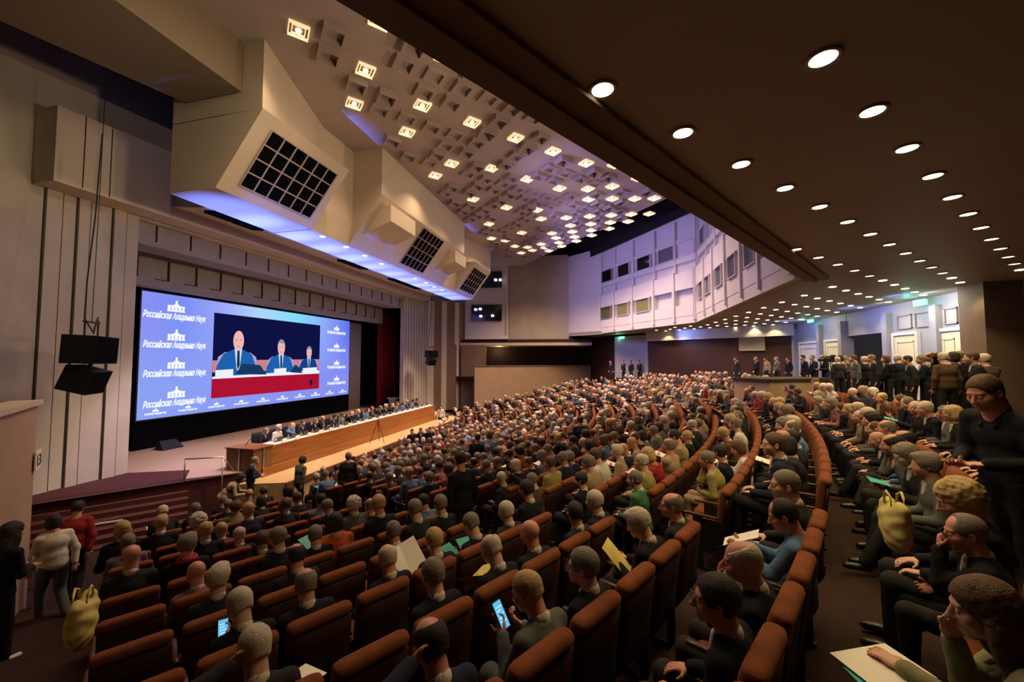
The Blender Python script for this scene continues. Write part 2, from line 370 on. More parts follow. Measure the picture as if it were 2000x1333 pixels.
def bounds(P):
    pts = [P.pel, P.top, P.head, P.hl, P.hr, P.el, P.er, P.sl, P.sr] + [np.array(q) for l in P.legs for q in l] + [np.array(P.legs[0][2]) + [0, .2, -.1], np.array(P.legs[1][2]) + [0, .2, -.1]]
    a = np.array(pts); return a.min(0) - .22, a.max(0) + .22

def body_mesh(P, h=.008):
    lo, hi = bounds(P); lo[2] = max(lo[2], -.01); F = Field(lo, hi, h); w = P.wide
    F.ell(P.pel, (.15 * w, .105, .11), .03); F.ell(P.waist, (.125 * w, .09, .13), .05); F.ell(P.chest, (.145 * w, .10, .15), .05)
    F.cap(P.sl * .75 + P.top * .25, P.sr * .75 + P.top * .25, .055, .055, .06)
    for S, E, H, sd in ((P.sl, P.el, P.hl, -1), (P.sr, P.er, P.hr, 1)):
        F.cap(S, E, .048, .038, .03); F.cap(E, H, .038, .026, .02)
        F.ell(H, (.028, .028, .028), .012)
        hand(F, H, E, sd * 1.0, P.palm, P.curl)
    for a, b, c in P.legs:
        F.cap(a, b, .082, .055, .04); F.cap(b, c, .052, .036, .02)
        F.cap(np.array(c) + [0, -.02, -.04], np.array(c) + [0, .15, -.055], .034, .026, .02)
    head_shape(F, P, w)
    return F.mesh()

def jacket_mesh(P, h=.011, thick=.012, long=.0, seed=1, neck=True, skirt=False, sleeves=1.0, amp=.0014):
    lo, hi = bounds(P); lo[2] = max(lo[2], .02); F = Field(lo, hi, h); w = P.wide; t = thick
    F.ell(P.pel + [0, 0, .02], (.168 * w + t, .125 + t, .13 + long), .03); F.ell(P.waist, (.160 * w + t, .122 + t, .15), .06); F.ell(P.chest + [0, -.005, 0], (.172 * w + t, .118 + t, .165), .05)
    F.cap(P.sl, P.top - [0, .01, .005], .050 + t * .6, .060 + t * .6, .05); F.cap(P.sr, P.top - [0, .01, .005], .050 + t * .6, .060 + t * .6, .05)
    for S, E, H in ((P.sl, P.el, P.hl), (P.sr, P.er, P.hr)):
        F.cap(S, E, .052 + t, .043 + t, .035); e = E + (H - E) * .93 * sleeves; F.cap(E, e, .044 + t, .034 + t, .03)
    if skirt:
        for a, b, c in P.legs: F.cap(a, np.array(b) * .6 + np.array(a) * .4, .10, .09, .05)
    # lapels and collar ridge
    n0 = P.nb; F.cap(n0 + [-.06, -.045, -.005], n0 + [.06, -.045, -.005], .024, .024, .012)
    F.cap(n0 + [-.07, -.03, -.01], n0 + [-.05, .085, -.10], .018, .012, .012); F.cap(n0 + [.07, -.03, -.01], n0 + [.05, .085, -.10], .018, .012, .012)
    F.noise(amp, 34, seed)
    if neck:
        F.cap(n0 + [0, -.015, -.05], n0 + [0, -.01, .25], .064, .064, .006, sub=True)
        F.cap(n0 + [0, .085, .02], n0 + [0, .14, -.12], .045, .012, .006, sub=True)
    return F.mesh()

def shirt_mesh(P, h=.009):
    lo, hi = P.nb - .16, P.nb + .14; F = Field(lo, hi, h); n0 = P.nb
    F.cap(n0 + [0, -.018, -.05], n0 + [0, -.012, .026], .073, .067, .01)
    F.cap(n0 + [0, .055, -.02], n0 + [0, .085, -.12], .034, .020, .03)
    F.cap(n0 + [0, -.012, .00], P.neck + [0, 0, .05], .0595, .0595, .003, sub=True)
    return F.mesh()

def trouser_mesh(P, h=.012, seed=2, thick=.012):
    lo, hi = bounds(P); lo[2] = max(lo[2], .02); F = Field(lo, hi, h); w = P.wide
    F.ell(P.pel, (.16 * w + .012, .125, .12), .03)
    for a, b, c in P.legs:
        c = np.array(c); b = np.array(b); F.cap(a, b, .088 * w + thick, .064 + thick, .04); F.cap(b, c + (b - c) * .04, .062 + thick, .050 + thick, .025)
    F.noise(.0018, 26, seed); return F.mesh()

def shoe_mesh(P, h=.011):
    pts = np.array([l[2] for l in P.legs]); F = Field(pts.min(0) - [.1, .12, .14], pts.max(0) + [.1, .26, .1], h)
    F.lo[2] = max(F.lo[2], -.005)
    for a, b, c in P.legs:
        c = np.array(c); F.cap(c + [0, -.025, -.045], c + [0, .165, -.062], .043, .034, .02); F.cap(c + [0, -.01, -.03], c + [0, .0, .0], .045, .044, .02)
    return F.mesh()

def hair_mesh(style, h=.0065, seed=0):
    """hair in head space: origin between the ears, +y to the face"""
    F = Field((-.19, -.21, -.40 if style in ('long',) else -.24), (.19, .17, .19), h)
    I = None
    if style in ('full', 'receding', 'fringe', 'crop', 'thick'):
        t = {'full': .010, 'receding': .0075, 'fringe': .007, 'crop': .0055, 'thick': .018}[style]
        F.ell((0, -.020, .034), (.077 + t, .099 + t, .086 + t), .01)
        F.ell((0, -.052, -.030), (.066 + t * .4, .056 + t * .4, .060), .03)
        if style == 'thick': F.ell((0, .045, .095), (.060, .045, .030), .03)
        F.noise(.0013 if style != 'thick' else .0022, 95, seed)
        F.cap((0, .10, -.05), (0, .15, -.06), .085, .10, .01, sub=True)          # face
        F.ell((0, .115, .012), (.072, .075, .060), .012, sub=True)               # forehead
        if style == 'receding': F.ell((0, .10, .09), (.062, .085, .05), .012, sub=True)
        if style == 'fringe': F.ell((0, .035, .125), (.073, .118, .070), .012, sub=True)
        for x in (-1, 1): F.ell((x * .098, .012, -.030), (.024, .034, .040), .008, sub=True)
        F.plane((0, -.55, -1), .092)
    elif style in ('bob', 'long', 'curly', 'bun'):
        F.ell((0, -.022, .034), (.090, .112, .097), .01)
        if style == 'bob': F.ell((0, -.035, -.045), (.100, .088, .088), .04)
        if style == 'curly': F.ell((0, -.045, .01), (.108, .105, .108), .04)
        if style == 'long':
            F.ell((0, -.045, -.07), (.105, .080, .13), .05); F.ell((0, -.075, -.19), (.115, .065, .13), .05)
            F.ell((-.085, .0, -.13), (.035, .045, .12), .03); F.ell((.085, .0, -.13), (.035, .045, .12), .03)
        if style == 'bun': F.ell((0, -.135, .03), (.042, .04, .042), .02)
        F.noise(.0026 if style != 'curly' else .007, 62, seed)
        F.cap((0, .115, -.03), (0, .14, -.16), .080, .088, .01, sub=True)
        F.ell((0, .120, .000), (.064, .070, .062), .014, sub=True)
        F.cap((0, .0, -.10), (0, .04, -.30), .052, .07, .01, sub=True)
    elif style == 'beard':
        F.ell((0, .045, -.070), (.062, .062, .052), .02); F.ell((0, .082, -.100), (.034, .026, .034), .02); F.noise(.002, 90, seed)
        F.ell((0, .098, -.068), (.022, .03, .010), .006, sub=True); F.plane((0, 0, 1), -.045); 
        F.ell((0, -.03, -.02), (.09, .085, .12), .01, sub=True)
    return F.mesh()
# ------------------------------------------------------------------ the raked floor and the seat rows
CX, CY = 20.5, 30.5
def zr(r):
    r = min(max(r, 20), 38.95); return .15 * (r - 20) + .0027 * (r - 20) ** 2
def RB(k): return 36.15 - .935 * k + (.30 if k < 0 else 0)                       # radius of the chair backs in row k, counted from the camera
def ZROW(k): return zr(RB(k) - .28) if k >= 0 else zr(RB(0) - .28) + .04 + (-k - 1) * .21   # behind a level gangway the rows rise again
def polar(r, th): return (CX - r * sin(th), CY - r * cos(th))
fl = MB(); edges = [(0, 0.0), (RB(17) - .90, 0.0)]
for k in range(17, -3, -1):
    z = ZROW(k); edges += [(RB(k) - .85, z), (RB(k) + .0999, z)]
edges += [(RB(-2) + .45, zr(39)), (62, zr(39))]
ZREAR = zr(39)
NT = 64; V = []; F = []
ths = [radians(-75 + 150 * i / NT) for i in range(NT + 1)]
for r, z in edges:
    for t in ths: x, y = polar(r, t); V.append((x, y, z))
for i in range(len(edges) - 1):
    for j in range(NT):
        a = i * (NT + 1) + j; F.append((a, a + NT + 1, a + NT + 2, a + 1))
fl.add(V, F); structure('floor', fl, M['carpet'])

# ------------------------------------------------------------------ rear balcony soffit with its lip
Z = lambda z: z + ZC
EDGE = [(-9, 8.86), (13.5, -5.6), (27.6, -5.5), (36.8, .77), (39.2, 4.1)]
so = MB(); so.prism([(-9, 8.86), (13.5, -5.6), (13.5, -13), (-9, -13)], Z(2.4), Z(2.7))
so.prism([(13.5, -5.6), (27.6, -5.5), (27.6, -13), (13.5, -13)], Z(2.4), Z(2.7))
so.prism([(27.6, -5.5), (36.8, .77), (39.2, 4.1), (46, 4.1), (46, -8), (27.6, -13)], Z(2.4), Z(2.7))
structure('ceiling_soffit', so, M['soffit'])
lp = MB()
for A, B in zip(EDGE[:1], EDGE[1:2]): lp.slab(A, B, Z(2.34), Z(2.398), .55, -.55)
lp.slab(EDGE[0], EDGE[1], Z(2.30), Z(2.345), .12, -.30)
structure('trim_1', lp, M['lip'])
gl = MB()                                              # shallow joints in the soffit boards
A0 = np.array([3.55, -1.65]); GA = np.array([.893, -.803]); GB = np.array([.84, .90])
for j in (-1.5, -3.5, 2.5, 4.5):
    p = A0 + GB * j * .62 - GA * 3; q = p + GA * 14.5
    if j > 0: continue
    gl.slab(p, q, Z(2.392), Z(2.4), .018)
    gl.slab(p + GB * .06, q + GB * .06, Z(2.392), Z(2.4), .018)
structure('trim_2', gl, M['lip'])

# upper walls over the soffit edge: two tiers of boarded fronts with operators' windows
def front(name, A, B, out, fins):
    """wall from A to B, hall side on the right when walking A to B"""
    A, B = np.array(A, float), np.array(B, float); L = np.linalg.norm(B - A); d = (B - A) / L; nrm = np.array([-d[1], d[0]]) * out
    m = MB(); m.slab(A, B, Z(2.45), Z(10.3), .3 * -out, 0)
    def P(s, o): return tuple(A + d * s + nrm * o)
    def bx(s0, s1, z0, z1, o0, o1): m.prism([P(s0, o0), P(s1, o0), P(s1, o1), P(s0, o1)], Z(z0), Z(z1))
    bx(0, L, 2.95, 3.7, 0, .30); bx(0, L, 4.75, 5.9, 0, .30); bx(0, L, 6.6, 7.0, 0, .16); bx(0, L, 8.0, 8.3, 0, .10)
    bx(0, L, 2.45, 2.95, 0, .28)
    for s in fins:
        s = min(max(s, .12), L - .12)
        bx(s - .09, s + .09, 2.62, 6.0, 0, .40); bx(s - .06, s + .06, 6.0, 9.6, 0, .20)
    o = structure(name, m, M['white']); return P
WINS = [('wall_far_wing', (27.6, -5.5), (36.8, .77), [(1131, 620), (1165, 613), (1204, 606), (1261, 597)], [(1125, 556), (1152, 548), (1183, 538), (1217, 527), (1256, 516), (1300, 501)]),
        ('wall_rear_front', (13.5, -5.6), (27.6, -5.5), [(1334, 581), (1352, 572), (1373, 561), (1386, 554), (1409, 539), (1436, 521), (1472, 498)], [(1352, 466), (1370, 443)])]
def along(x, y, A, B, off):
    d = np.array([B[0] - A[0], B[1] - A[1]]); d /= np.linalg.norm(d); n = np.array([-d[1], d[0]]) * off
    return float((atwall(x, y, np.array(A) + n, np.array(B) + n)[:2] - A - n) @ d)
SW_ = {}
for nm, A, B, low, up in WINS:
    a = sorted(along(x, y, A, B, .2) for x, y in (up if nm == 'wall_far_wing' else low)); L_ = hypot(B[0] - A[0], B[1] - A[1])
    if nm == 'wall_far_wing': a = [min(max(v, .95), L_ - .95) for v in a]
    gaps = [(p + q) / 2 for p, q in zip(a, a[1:]) if q - p > 1.2]; SW_[nm] = a
    front(nm, A, B, 1, [a[0] - .85] + gaps + [a[-1] + .9] + ([0, L_] if nm != 'wall_far_wing' else []))
sw = MB(); sw.slab((36.8, .77), (39.2, 4.1), Z(2.45), Z(10.3), -.3); sw.slab((-9, 8.86), (13.5, -5.6), Z(2.6), Z(10.3), -.3); structure('wall_near_wing', sw, M['white'])
wn = 0
for nm, A, B, low, up in WINS:
    for row, (lst, z0, z1, off) in enumerate(((low, 3.74, 4.70, .36), (up, 7.02, 7.98, .20))):
        for i, (x, y) in enumerate(lst):
            c = atwall(x, y, (A[0], A[1] + off), (B[0], B[1] + off)); d = np.array([B[0] - A[0], B[1] - A[1]]); d /= np.linalg.norm(d)
            hw = .74 if nm == 'wall_far_wing' else .54
            sa = along(x, y, A, B, off); sa = min(SW_[nm], key=lambda v: abs(v - sa)) if nm == 'wall_far_wing' or row == 0 else sa
            c = np.array([*(np.array(A) + d * sa + np.array([-d[1], d[0]]) * off), 0])
            wn += 1; n = np.array([-d[1], d[0]]); P = lambda s, o: tuple(c[:2] + d * s + n * o)
            m = MB(); m.prism([P(-hw, -off + .02), P(hw, -off + .02), P(hw, .02 - off * .3), P(-hw, .02 - off * .3)], Z(z0), Z(z1))
            o = m.build(f'window_{wn}', M['glassolive'] if (nm == 'wall_far_wing' and row == 0 and i in (1, 2, 3)) else (M['glassgrey'] if (i == 5 or (nm != 'wall_far_wing' and row == 0 and i > 1)) else M['glassdark']))
            o['kind'] = 'structure'
            f = MB()
            for a, b, z_0, z_1 in ((-hw - .05, -hw, z0 - .04, z1 + .05), (hw, hw + .05, z0 - .04, z1 + .05), (-hw, hw, z1, z1 + .05), (-hw, hw, z0 - .04, z0)):
                f.prism([P(a, -off), P(b, -off), P(b, .03), P(a, .03)], Z(z_0), Z(z_1))
            f.build('window_frame', M['white'], o)

# ------------------------------------------------------------------ main ceiling
HC = 9.5
ce = MB(); ce.prism([(-8, 15), (-8, 8), (6, 4), (17, -3.3), (24.3, -3.3), (35.6, 6.2), (38.5, 8.5), (38.5, 15)], Z(HC), Z(HC + .3))
structure('ceiling', ce, M['ceil'])
vd = MB(); vd.box((-12, -9, Z(12)), (48, 30, Z(12.2))); vd.slab((13.5, -6.4), (28, -6.3), Z(10.3), Z(12), .2); vd.slab((28, -6.3), (41, 4), Z(10.3), Z(12), .2)
vd.slab((27.6, -5.2), (37.6, 1.8), Z(9.72), Z(10.3), .1)
structure('ceiling_void', vd, M['void'])
# dropped square coffers: hollow boxes hanging from the slab on the lamp grid
LP = [(742,45),(868,115),(972,161),(1055,206),(583,65),(714,142),(825,210),(922,243),(1007,273),(1080,299),(1145,322),(1201,325),(1248,329),(692,207),(795,262),(882,323),(960,332),(1030,353),(1093,371),(1148,372),(1196,367),(1247,351),(1290,354),
      (850,346),(924,392),(989,408),(1049,413),(1057,430),(1106,428),(1152,425),(1150,392),(1196,391),(1240,391),(1278,390),(1194,423),(1233,421),(1268,420),(1114,443),(1154,440),(1192,437),(1227,435),(1019,457),(1078,458),(1118,455),(1155,452),(1190,449),
      (1086,467),(1122,465),(1156,462),(1092,476),(1126,473),(1057,479),(1064,486),(1072,492),(1097,483),(1006,483),(1030,485),(1040,491),(1018,496),(987,472),(960,468),(955,440),(640,-30),(820,-5),(540,-70)]
LW = [atz(x, y, HC - .12)[:2] for x, y in LP]
ang = radians(-42.4); ea = np.array([cos(ang), sin(ang)]); eb = np.array([-sin(ang), cos(ang)])
cf = MB(); rnd = random.Random(4); ncof = 0
edgeN = lambda p: (p[1] < 9.4 or p[0] > 15.5 and p[1] < 9.3) and p[1] > -3.0 and p[0] < 35 and (p[0] < 24 or p[1] > (p[0] - 24.3) * .84 - 2.9) and p[0] > 8.6
for i in range(-8, 34):
    for j in range(2, 38):
        p = ea * (2.84 + 1.03 * i) + eb * (11.15 + .93 * (j - 12)); a, b = i % 2, j % 3
        if not edgeN(p): continue
        dl = min(np.linalg.norm(p - q) for q in LW)
        if dl < .72 or rnd.random() < (.08 if b == 1 else .24): continue
        h = (.20, .11, .15)[b] + (.05 if a else 0); s = .31; t = .055; ncof += 1
        def q(u, v): return tuple(p + ea * u + eb * v)
        for u0, u1, v0, v1 in ((-s, s, -s, -s + t), (-s, s, s - t, s), (-s, -s + t, -s + t, s - t), (s - t, s, -s + t, s - t)):
            cf.prism([q(u0, v0), q(u1, v0), q(u1, v1), q(u0, v1)], Z(HC - h), Z(HC + .01))
structure('ceiling_coffers', cf, M['ceil'])
# square stepped lamps
def square_lamp(parent_loc, label, group, first=[None]):
    loc = parent_loc
    if first[0] is None:
        r = empty('ceiling_square_lamp', (0, 0, 0))
        for nme, s, t, z0, z1, mm in (('outer_frame', .27, .028, -.09, .0, 'sq'), ('inner_frame', .18, .022, -.05, .0, 'sq'), ('recess_plate', .265, .30, -.012, -.002, 'sqin')):
            b = MB()
            if nme == 'recess_plate': b.box((-s, -s, z0), (s, s, z1))
            else:
                for x0, x1, y0, y1 in ((-s, s, -s, -s + t), (-s, s, s - t, s), (-s, -s + t, -s + t, s - t), (s - t, s, -s + t, s - t)): b.box((x0, y0, z0), (x1, y1, z1))
            b.build(nme, M[mm], r)
        b = MB(); b.lathe([(.02, -.10), (.07, -.085), (.085, -.05), (.06, -.012)], seg=12); b.build('bulb', M['bulb'], r, True)
        first[0] = r; c = r
    else:
        r = first[0]; c = r.copy(); COL.objects.link(c)
        for ch in list(r.children): k = ch.copy(); k.parent = c; COL.objects.link(k)
    c.location = loc; c.rotation_euler = (0, 0, ang); tag(c, label, 'ceiling light', group); return c
ORD = ['first', 'second', 'third', 'fourth', 'fifth', 'sixth', 'seventh', 'eighth', 'ninth', 'tenth', 'eleventh', 'twelfth', 'thirteenth', 'fourteenth', 'fifteenth', 'sixteenth', 'seventeenth', 'eighteenth', 'nineteenth', 'twentieth',
       '21st', '22nd', '23rd', '24th', '25th', '26th', '27th', '28th', '29th', '30th', '31st', '32nd', '33rd', '34th', '35th', '36th', '37th', '38th', '39th', '40th', '41st', '42nd', '43rd', '44th', '45th', '46th', '47th', '48th', '49th', '50th', '51st', '52nd', '53rd', '54th', '55th', '56th', '57th', '58th', '59th', '60th']
order = sorted(range(len(LW)), key=lambda i: hypot(*LW[i]))
band = {}
for n, i in enumerate(order):
    p = LW[i]; b = int(round((p @ eb - 11.2) / 2.8)); band.setdefault(b, []).append(p)
for bi, b in enumerate(sorted(band)):
    for j, p in enumerate(sorted(band[b], key=lambda p: p @ ea)):
        side = 'nearest the balcony edge' if bi == 0 else f'{ORD[bi]} row from the balcony edge'
        square_lamp((p[0], p[1], Z(HC)), f'lit square ceiling lamp, {ORD[j]} along the {side}', 'square lamps in the coffered ceiling')
for i, p in enumerate(LW):
    lamp('ceiling_lamp_beam', 'SPOT', (p[0], p[1], Z(HC - .25)), 260 + 200 * min(1, max(0, (p[0] - 9) / 16)), (1, .68, .44), 0, (p[0], p[1], 0), 120, .7)
# round downlights in the soffit
dl = None; lit = []
for j in range(-14, 16):
    for i in range(-6, 34):
        p = A0 + GA * i + GB * j; x, y = p
        d1 = (x - 13.5) * 14.46 + (y + 5.6) * 22.5                           # signed distance to the near edge
        if d1 > -0.35 * 26.7 and x < 13.6: continue
        if x >= 13.6 and (y > -6.2 or y < -11.2): 
            if not (x > 28 and y > -11 + (x - 29.3) * 1.2 and y < -6.3 + (x - 27.6) * .68): continue
        if x > 38 or y < -11.2 or (x > 34 and y < -7): continue
        px, py, d = pix((x, y, Z(2.4)))
        if d < .8 or px > 2030 or py < -40: continue
        if 1270 < px < 1560 and py > 655 or px < 1100: continue
        if j in (-1, -2) and False: continue
        lit.append((i, j, x, y, px, py))
for i, j, x, y, px, py in lit:
    if dl is None:
        r = empty('recessed_downlight', (0, 0, 0))
        b = MB(); b.lathe([(.098, -.002), (.125, -.006), (.128, -.018), (.112, -.020), (.098, -.012)], seg=24); b.build('trim_ring', M['ring'], r, True)
        b = MB(); b.lathe([(.001, -.012), (.095, -.012), (.098, -.006), (.001, -.004)], seg=20); b.build('lamp_lens', M['spot'], r)
        dl = r; c = r
    else:
        c = dl.copy(); COL.objects.link(c)
        for ch in list(dl.children):
            if ch.name.startswith('trim') and hypot(x, y) > 16: continue
            k = ch.copy(); k.parent = c; COL.objects.link(k)
    c.location = (x, y, Z(2.4))
    tag(c, f'round recessed downlight in brown soffit, {ORD[i + 6]} lamp of the {ORD[j + 14]} diagonal line' if px < 2000 else 'round recessed downlight in the brown soffit beyond the right frame edge', 'downlight', 'round downlights in the balcony soffit')
    lamp('downlight_beam', 'SPOT', (x, y, Z(2.36)), 74, (1, .72, .36), 0, (x, y, 0), 112, .5)
print('lamps', len(LW), len(lit), 'coffers', ncof)

# ------------------------------------------------------------------ stage portal on the side of the camera
def grooved(name, A, B, z0, z1, n, t, mm, gm='groove', fac=None, par=None):
    A, B = np.array(A, float), np.array(B, float); d = (B - A); L = np.linalg.norm(d); d /= L; nn = np.array([d[1], -d[0]])
    m = MB(); m.slab(A, B, z0, z1, t); pts = fac or [(i + .5) / n for i in range(n)]
    o = structure(name, m, mm, parent=par); g = MB()
    for f in pts:
        p = A + d * L * f; g.prism([tuple(p - d * .02 + nn * .012), tuple(p + d * .02 + nn * .012), tuple(p + d * .02 - nn * .05), tuple(p - d * .02 - nn * .05)], z0, z1)
    # raised boards between the joints: alternate ones stand proud
    for a, b in zip(pts[0:-1:2], pts[1::2]):
        p, q = A + d * L * a, A + d * L * b; m2 = MB(); 
    structure(name.replace('wall', 'trim') if par is None else 'joint', g, M[gm], parent=o); return o
def xv(x, v): r = ray(x, 700); return r[0] * v / r[1]
STZ = Z(-4.05)
wl = xv(265, 16.85); js = [xv(x, 16.85) for x in (38, 75, 112, 141, 168, 212, 240)]
x0 = xv(-60, 16.85); grooved('wall_portal_near', (x0, 17), (wl, 17), STZ - 1.2, Z(5.6), 0, .35, M['panel'], fac=[(j - x0) / (wl - x0) for j in js])
b = MB(); b.box((wl - .35, 17.36, STZ), (wl, 18.2, Z(5.6))); b.box((x0, 17.02, Z(5.3)), (30, 17.4, Z(11.8))); structure('wall_portal_jamb', b, M['panel'])
rb = MB()
for a, c in ((js[1], js[2]), (js[3], js[4]), (js[5], js[6])): rb.box((a + .03, 16.93, STZ), (c - .03, 17.0, Z(5.6)))
rb.box((x0, 16.86, STZ - 1), (js[0] - .04, 17.0, Z(5.6)))
structure('trim_3', rb, M['panel'])
wr = 30.3
grooved('wall_portal_far', (wr, 17), (34.8, 17), STZ, Z(5.6), 9, .35, M['panel'])
# striped splayed wall on the far side
A, B = np.array([34.8, 17.]), np.array([37.7, 14.4]); st = MB(); sd = MB(); d = B - A
for i, (a, b_) in enumerate(((0, .16), (.16, .36), (.36, .50), (.50, .72), (.72, .84), (.84, 1.0))):
    (st if i % 2 == 0 else sd).slab(A + d * a, A + d * b_, Z(-4.8), Z(5.8), .3, .06 if i % 2 else 0)
structure('wall_splay_far', st, M['bridge']); structure('wall_splay_far_strips', sd, M['panel_dark'])
# cream beam across the top of the portal and the two ribbed headers behind it
def beam(name, v0, v1, z0, z1, xa, xb, mm): b = MB(); b.box((xa, v0, z0), (xb, v1, z1)); return structure(name, b, mm)
pb = MB(); pb.hull([(7.9, 16.0, Z(5.35)), (7.9, 16.0, Z(7.65)), (7.9, 16.95, Z(7.65)), (7.9, 16.95, Z(5.35))], [(33.2, 16.0, Z(5.45)), (33.2, 16.0, Z(9.3)), (33.2, 16.95, Z(9.3)), (33.2, 16.95, Z(5.45))])
structure('trim_4', pb, M['bridge'])
jn = MB()
for x in (115 + 50, 218):
    p = aty(x, 300, 15.99); jn.box((p[0] - .012, 15.985, Z(5.4)), (p[0] + .012, 16.0, Z(7.7)))
structure('trim_5', jn, M['groove'])
M['header'] = mat('header_fabric', (.30, .26, .26), .8, noise=.12, scale=3)
b = MB(); b.box((wl, 17.35, Z(4.46)), (wr, 18.6, Z(6))); structure('trim_6', b, M['header'])
b = MB(); b.box((wl, 19.6, Z(3.26)), (31.2, 20.2, Z(6))); structure('trim_7', b, M['header'])
b = MB()
for i in range(15): x = wl + .8 + i * 1.32; b.box((x, 17.31, Z(4.66)), (x + .05, 17.36, Z(5.5)))
for i in range(16): x = wl + .35 + i * 1.25; b.box((x, 19.54, Z(3.6)), (x + .06, 19.62, Z(4.5))); b.box((x - .5, 19.56, Z(3.6)), (x, 19.62, Z(3.63)))
structure('trim_8', b, M['groove'])

# ------------------------------------------------------------------ stage
b = MB(); b.prism([(5.5, 17.2), (8.5, 15.9), (10.8, 14.2), (12.2, 12.72), (28.8, 12.72), (30.2, 14.2), (32.5, 15.9), (36, 17.2), (36, 27), (5.5, 27)], -1.5, STZ); structure('floor_stage', b, M['stage'])
b = MB(); b.prism([(12.0, 11.3), (29.0, 11.3), (29.6, 12.8), (11.4, 12.8)], -1.5, Z(-4.33)); structure('floor_apron', b, M['apron'])
M['noserim'] = mat('apron_riser', (.16, .07, .03), .5)
b = MB(); b.prism([(11.95, 11.22), (29.05, 11.22), (29.05, 11.3), (11.95, 11.3)], Z(-4.52), Z(-4.328)); structure('trim_9', b, M['noserim'])
b = MB(); b.prism([(5.5, 17.25), (8.42, 15.85), (10.74, 14.14), (12.15, 12.68), (12.15, 12.72), (5.5, 17.5)], -1, STZ + .004); structure('trim_10', b, M['steps'])
b = MB(); b.prism([(5.2, 17.0), (8.3, 15.9), (10.7, 14.2), (11.6, 15.2), (10.75, 16.98)], STZ, STZ + .012); structure('floor_carpet', b, M['steps'])
b = MB(); b.box((5, 22.4, STZ), (36, 22.6, Z(6.5))); b.box((4.8, 17.4, -1), (5, 22.5, Z(6))); b.box((36, 17, -1), (36.2, 22.5, Z(6))); b.box((5, 17.2, Z(6)), (36, 22.6, Z(6.1))); structure('wall_stage_back', b, M['black'])
# stairs of dark carpet down to the hall floor
b = MB(); P0, P1 = np.array([8.5, 15.9]), np.array([10.8, 14.2]); dn = np.array([-.60, -.80]); P0 = P0 + (P0 - P1) * .45
NS = 7
for i in range(NS):
    z = STZ - (i + 1) * (STZ - .18) / (NS + 1) ; a = dn * .34 * i; c = dn * .34 * (i + 1)
    b.prism([tuple(P0 + a), tuple(P1 + a), tuple(P1 + c), tuple(P0 + c)], -1, z)
structure('floor_steps', b, M['steps'])
nose = MB()
for i in range(NS):
    z = STZ - (i + 1) * (STZ - .18) / (NS + 1); c = dn * .34 * (i + 1); e = dn * (.34 * (i + 1) - .04)
    nose.prism([tuple(P0 + e), tuple(P1 + e), tuple(P1 + c), tuple(P0 + c)], z + .001, z + .012)
M['nosing'] = mat('step_nosing', (.16, .045, .04), .7); structure('trim_11', nose, M['nosing'])

# LED wall: screen housing, picture, lettering
SX0, SX1, SZ0, SZ1, SY = 13.42, 28.27, Z(-2.70), Z(3.21), 20.8
scr = empty('led_screen', ((SX0 + SX1) / 2, SY + .15, STZ), 0, 'huge wide LED wall on stage showing three seated speakers between white script logos', 'screen')
def on(o): o.parent = scr; o.matrix_parent_inverse = Matrix.Translation(-Vector(scr.location)); return o
b = MB(); b.box((SX0 - .06, SY + .01, SZ0 - .06), (SX1 + .06, SY + .35, SZ1 + .10)); on(b.build('housing', M['blackpl']))
b = MB(); b.box((SX0 - .1, SY + .02, STZ), (SX1 + .1, SY + .3, SZ0 - .06)); on(b.build('black_skirt', M['black']))
sm = bpy.data.materials.new('screen_light'); sm.use_nodes = True; nt = sm.node_tree; nt.nodes.clear()
out = nt.nodes.new('ShaderNodeOutputMaterial'); em = nt.nodes.new('ShaderNodeEmission'); geo = nt.nodes.new('ShaderNodeTexCoord'); sep = nt.nodes.new('ShaderNodeSeparateXYZ')
nt.links.new(geo.outputs['Generated'], sep.inputs[0])
rp = nt.nodes.new('ShaderNodeValToRGB'); rp.color_ramp.elements[0].color = (.25, .28, .88, 1); rp.color_ramp.elements[1].color = (.10, .16, .88, 1)
for p, c in ((.12, (.20, .27, .92)), (.27, (.34, .40, .95)), (.42, (.42, .66, .95)), (.62, (.22, .72, .95)), (.80, (.28, .40, .95))):
    e = rp.color_ramp.elements.new(p); e.color = (*c, 1)
rp2 = nt.nodes.new('ShaderNodeValToRGB'); rp2.color_ramp.elements[0].color = (.26, .36, .90, 1); rp2.color_ramp.elements[1].color = (.24, .27, .90, 1)
mx = nt.nodes.new('ShaderNodeMix'); mx.data_type = 'RGBA'; zr_ = nt.nodes.new('ShaderNodeMapRange'); zr_.inputs[1].default_value = .25; zr_.inputs[2].default_value = .9
nt.links.new(sep.outputs['X'], rp.inputs[0]); nt.links.new(sep.outputs['X'], rp2.inputs[0]); nt.links.new(sep.outputs['Z'], zr_.inputs[0]); nt.links.new(zr_.outputs[0], mx.inputs['Factor'])
nt.links.new(rp2.outputs[0], mx.inputs['A']); nt.links.new(rp.outputs[0], mx.inputs['B']); nt.links.new(mx.outputs['Result'], em.inputs['Color']); em.inputs['Strength'].default_value = 1.0
nt.links.new(em.outputs[0], out.inputs[0])
b = MB(); b.box((SX0, SY - .01, SZ0), (SX1, SY + .02, SZ1)); on(b.build('display_surface', sm))
def em_mat(name, c, s=1.0):
    m = bpy.data.materials.new(name); m.use_nodes = True; nt = m.node_tree; nt.nodes.clear(); o = nt.nodes.new('ShaderNodeOutputMaterial'); e = nt.nodes.new('ShaderNodeEmission'); e.inputs[0].default_value = (*c, 1); e.inputs[1].default_value = s; nt.links.new(e.outputs[0], o.inputs[0])
    try: m.cycles.emission_sampling = 'NONE'
    except Exception: pass
    return m
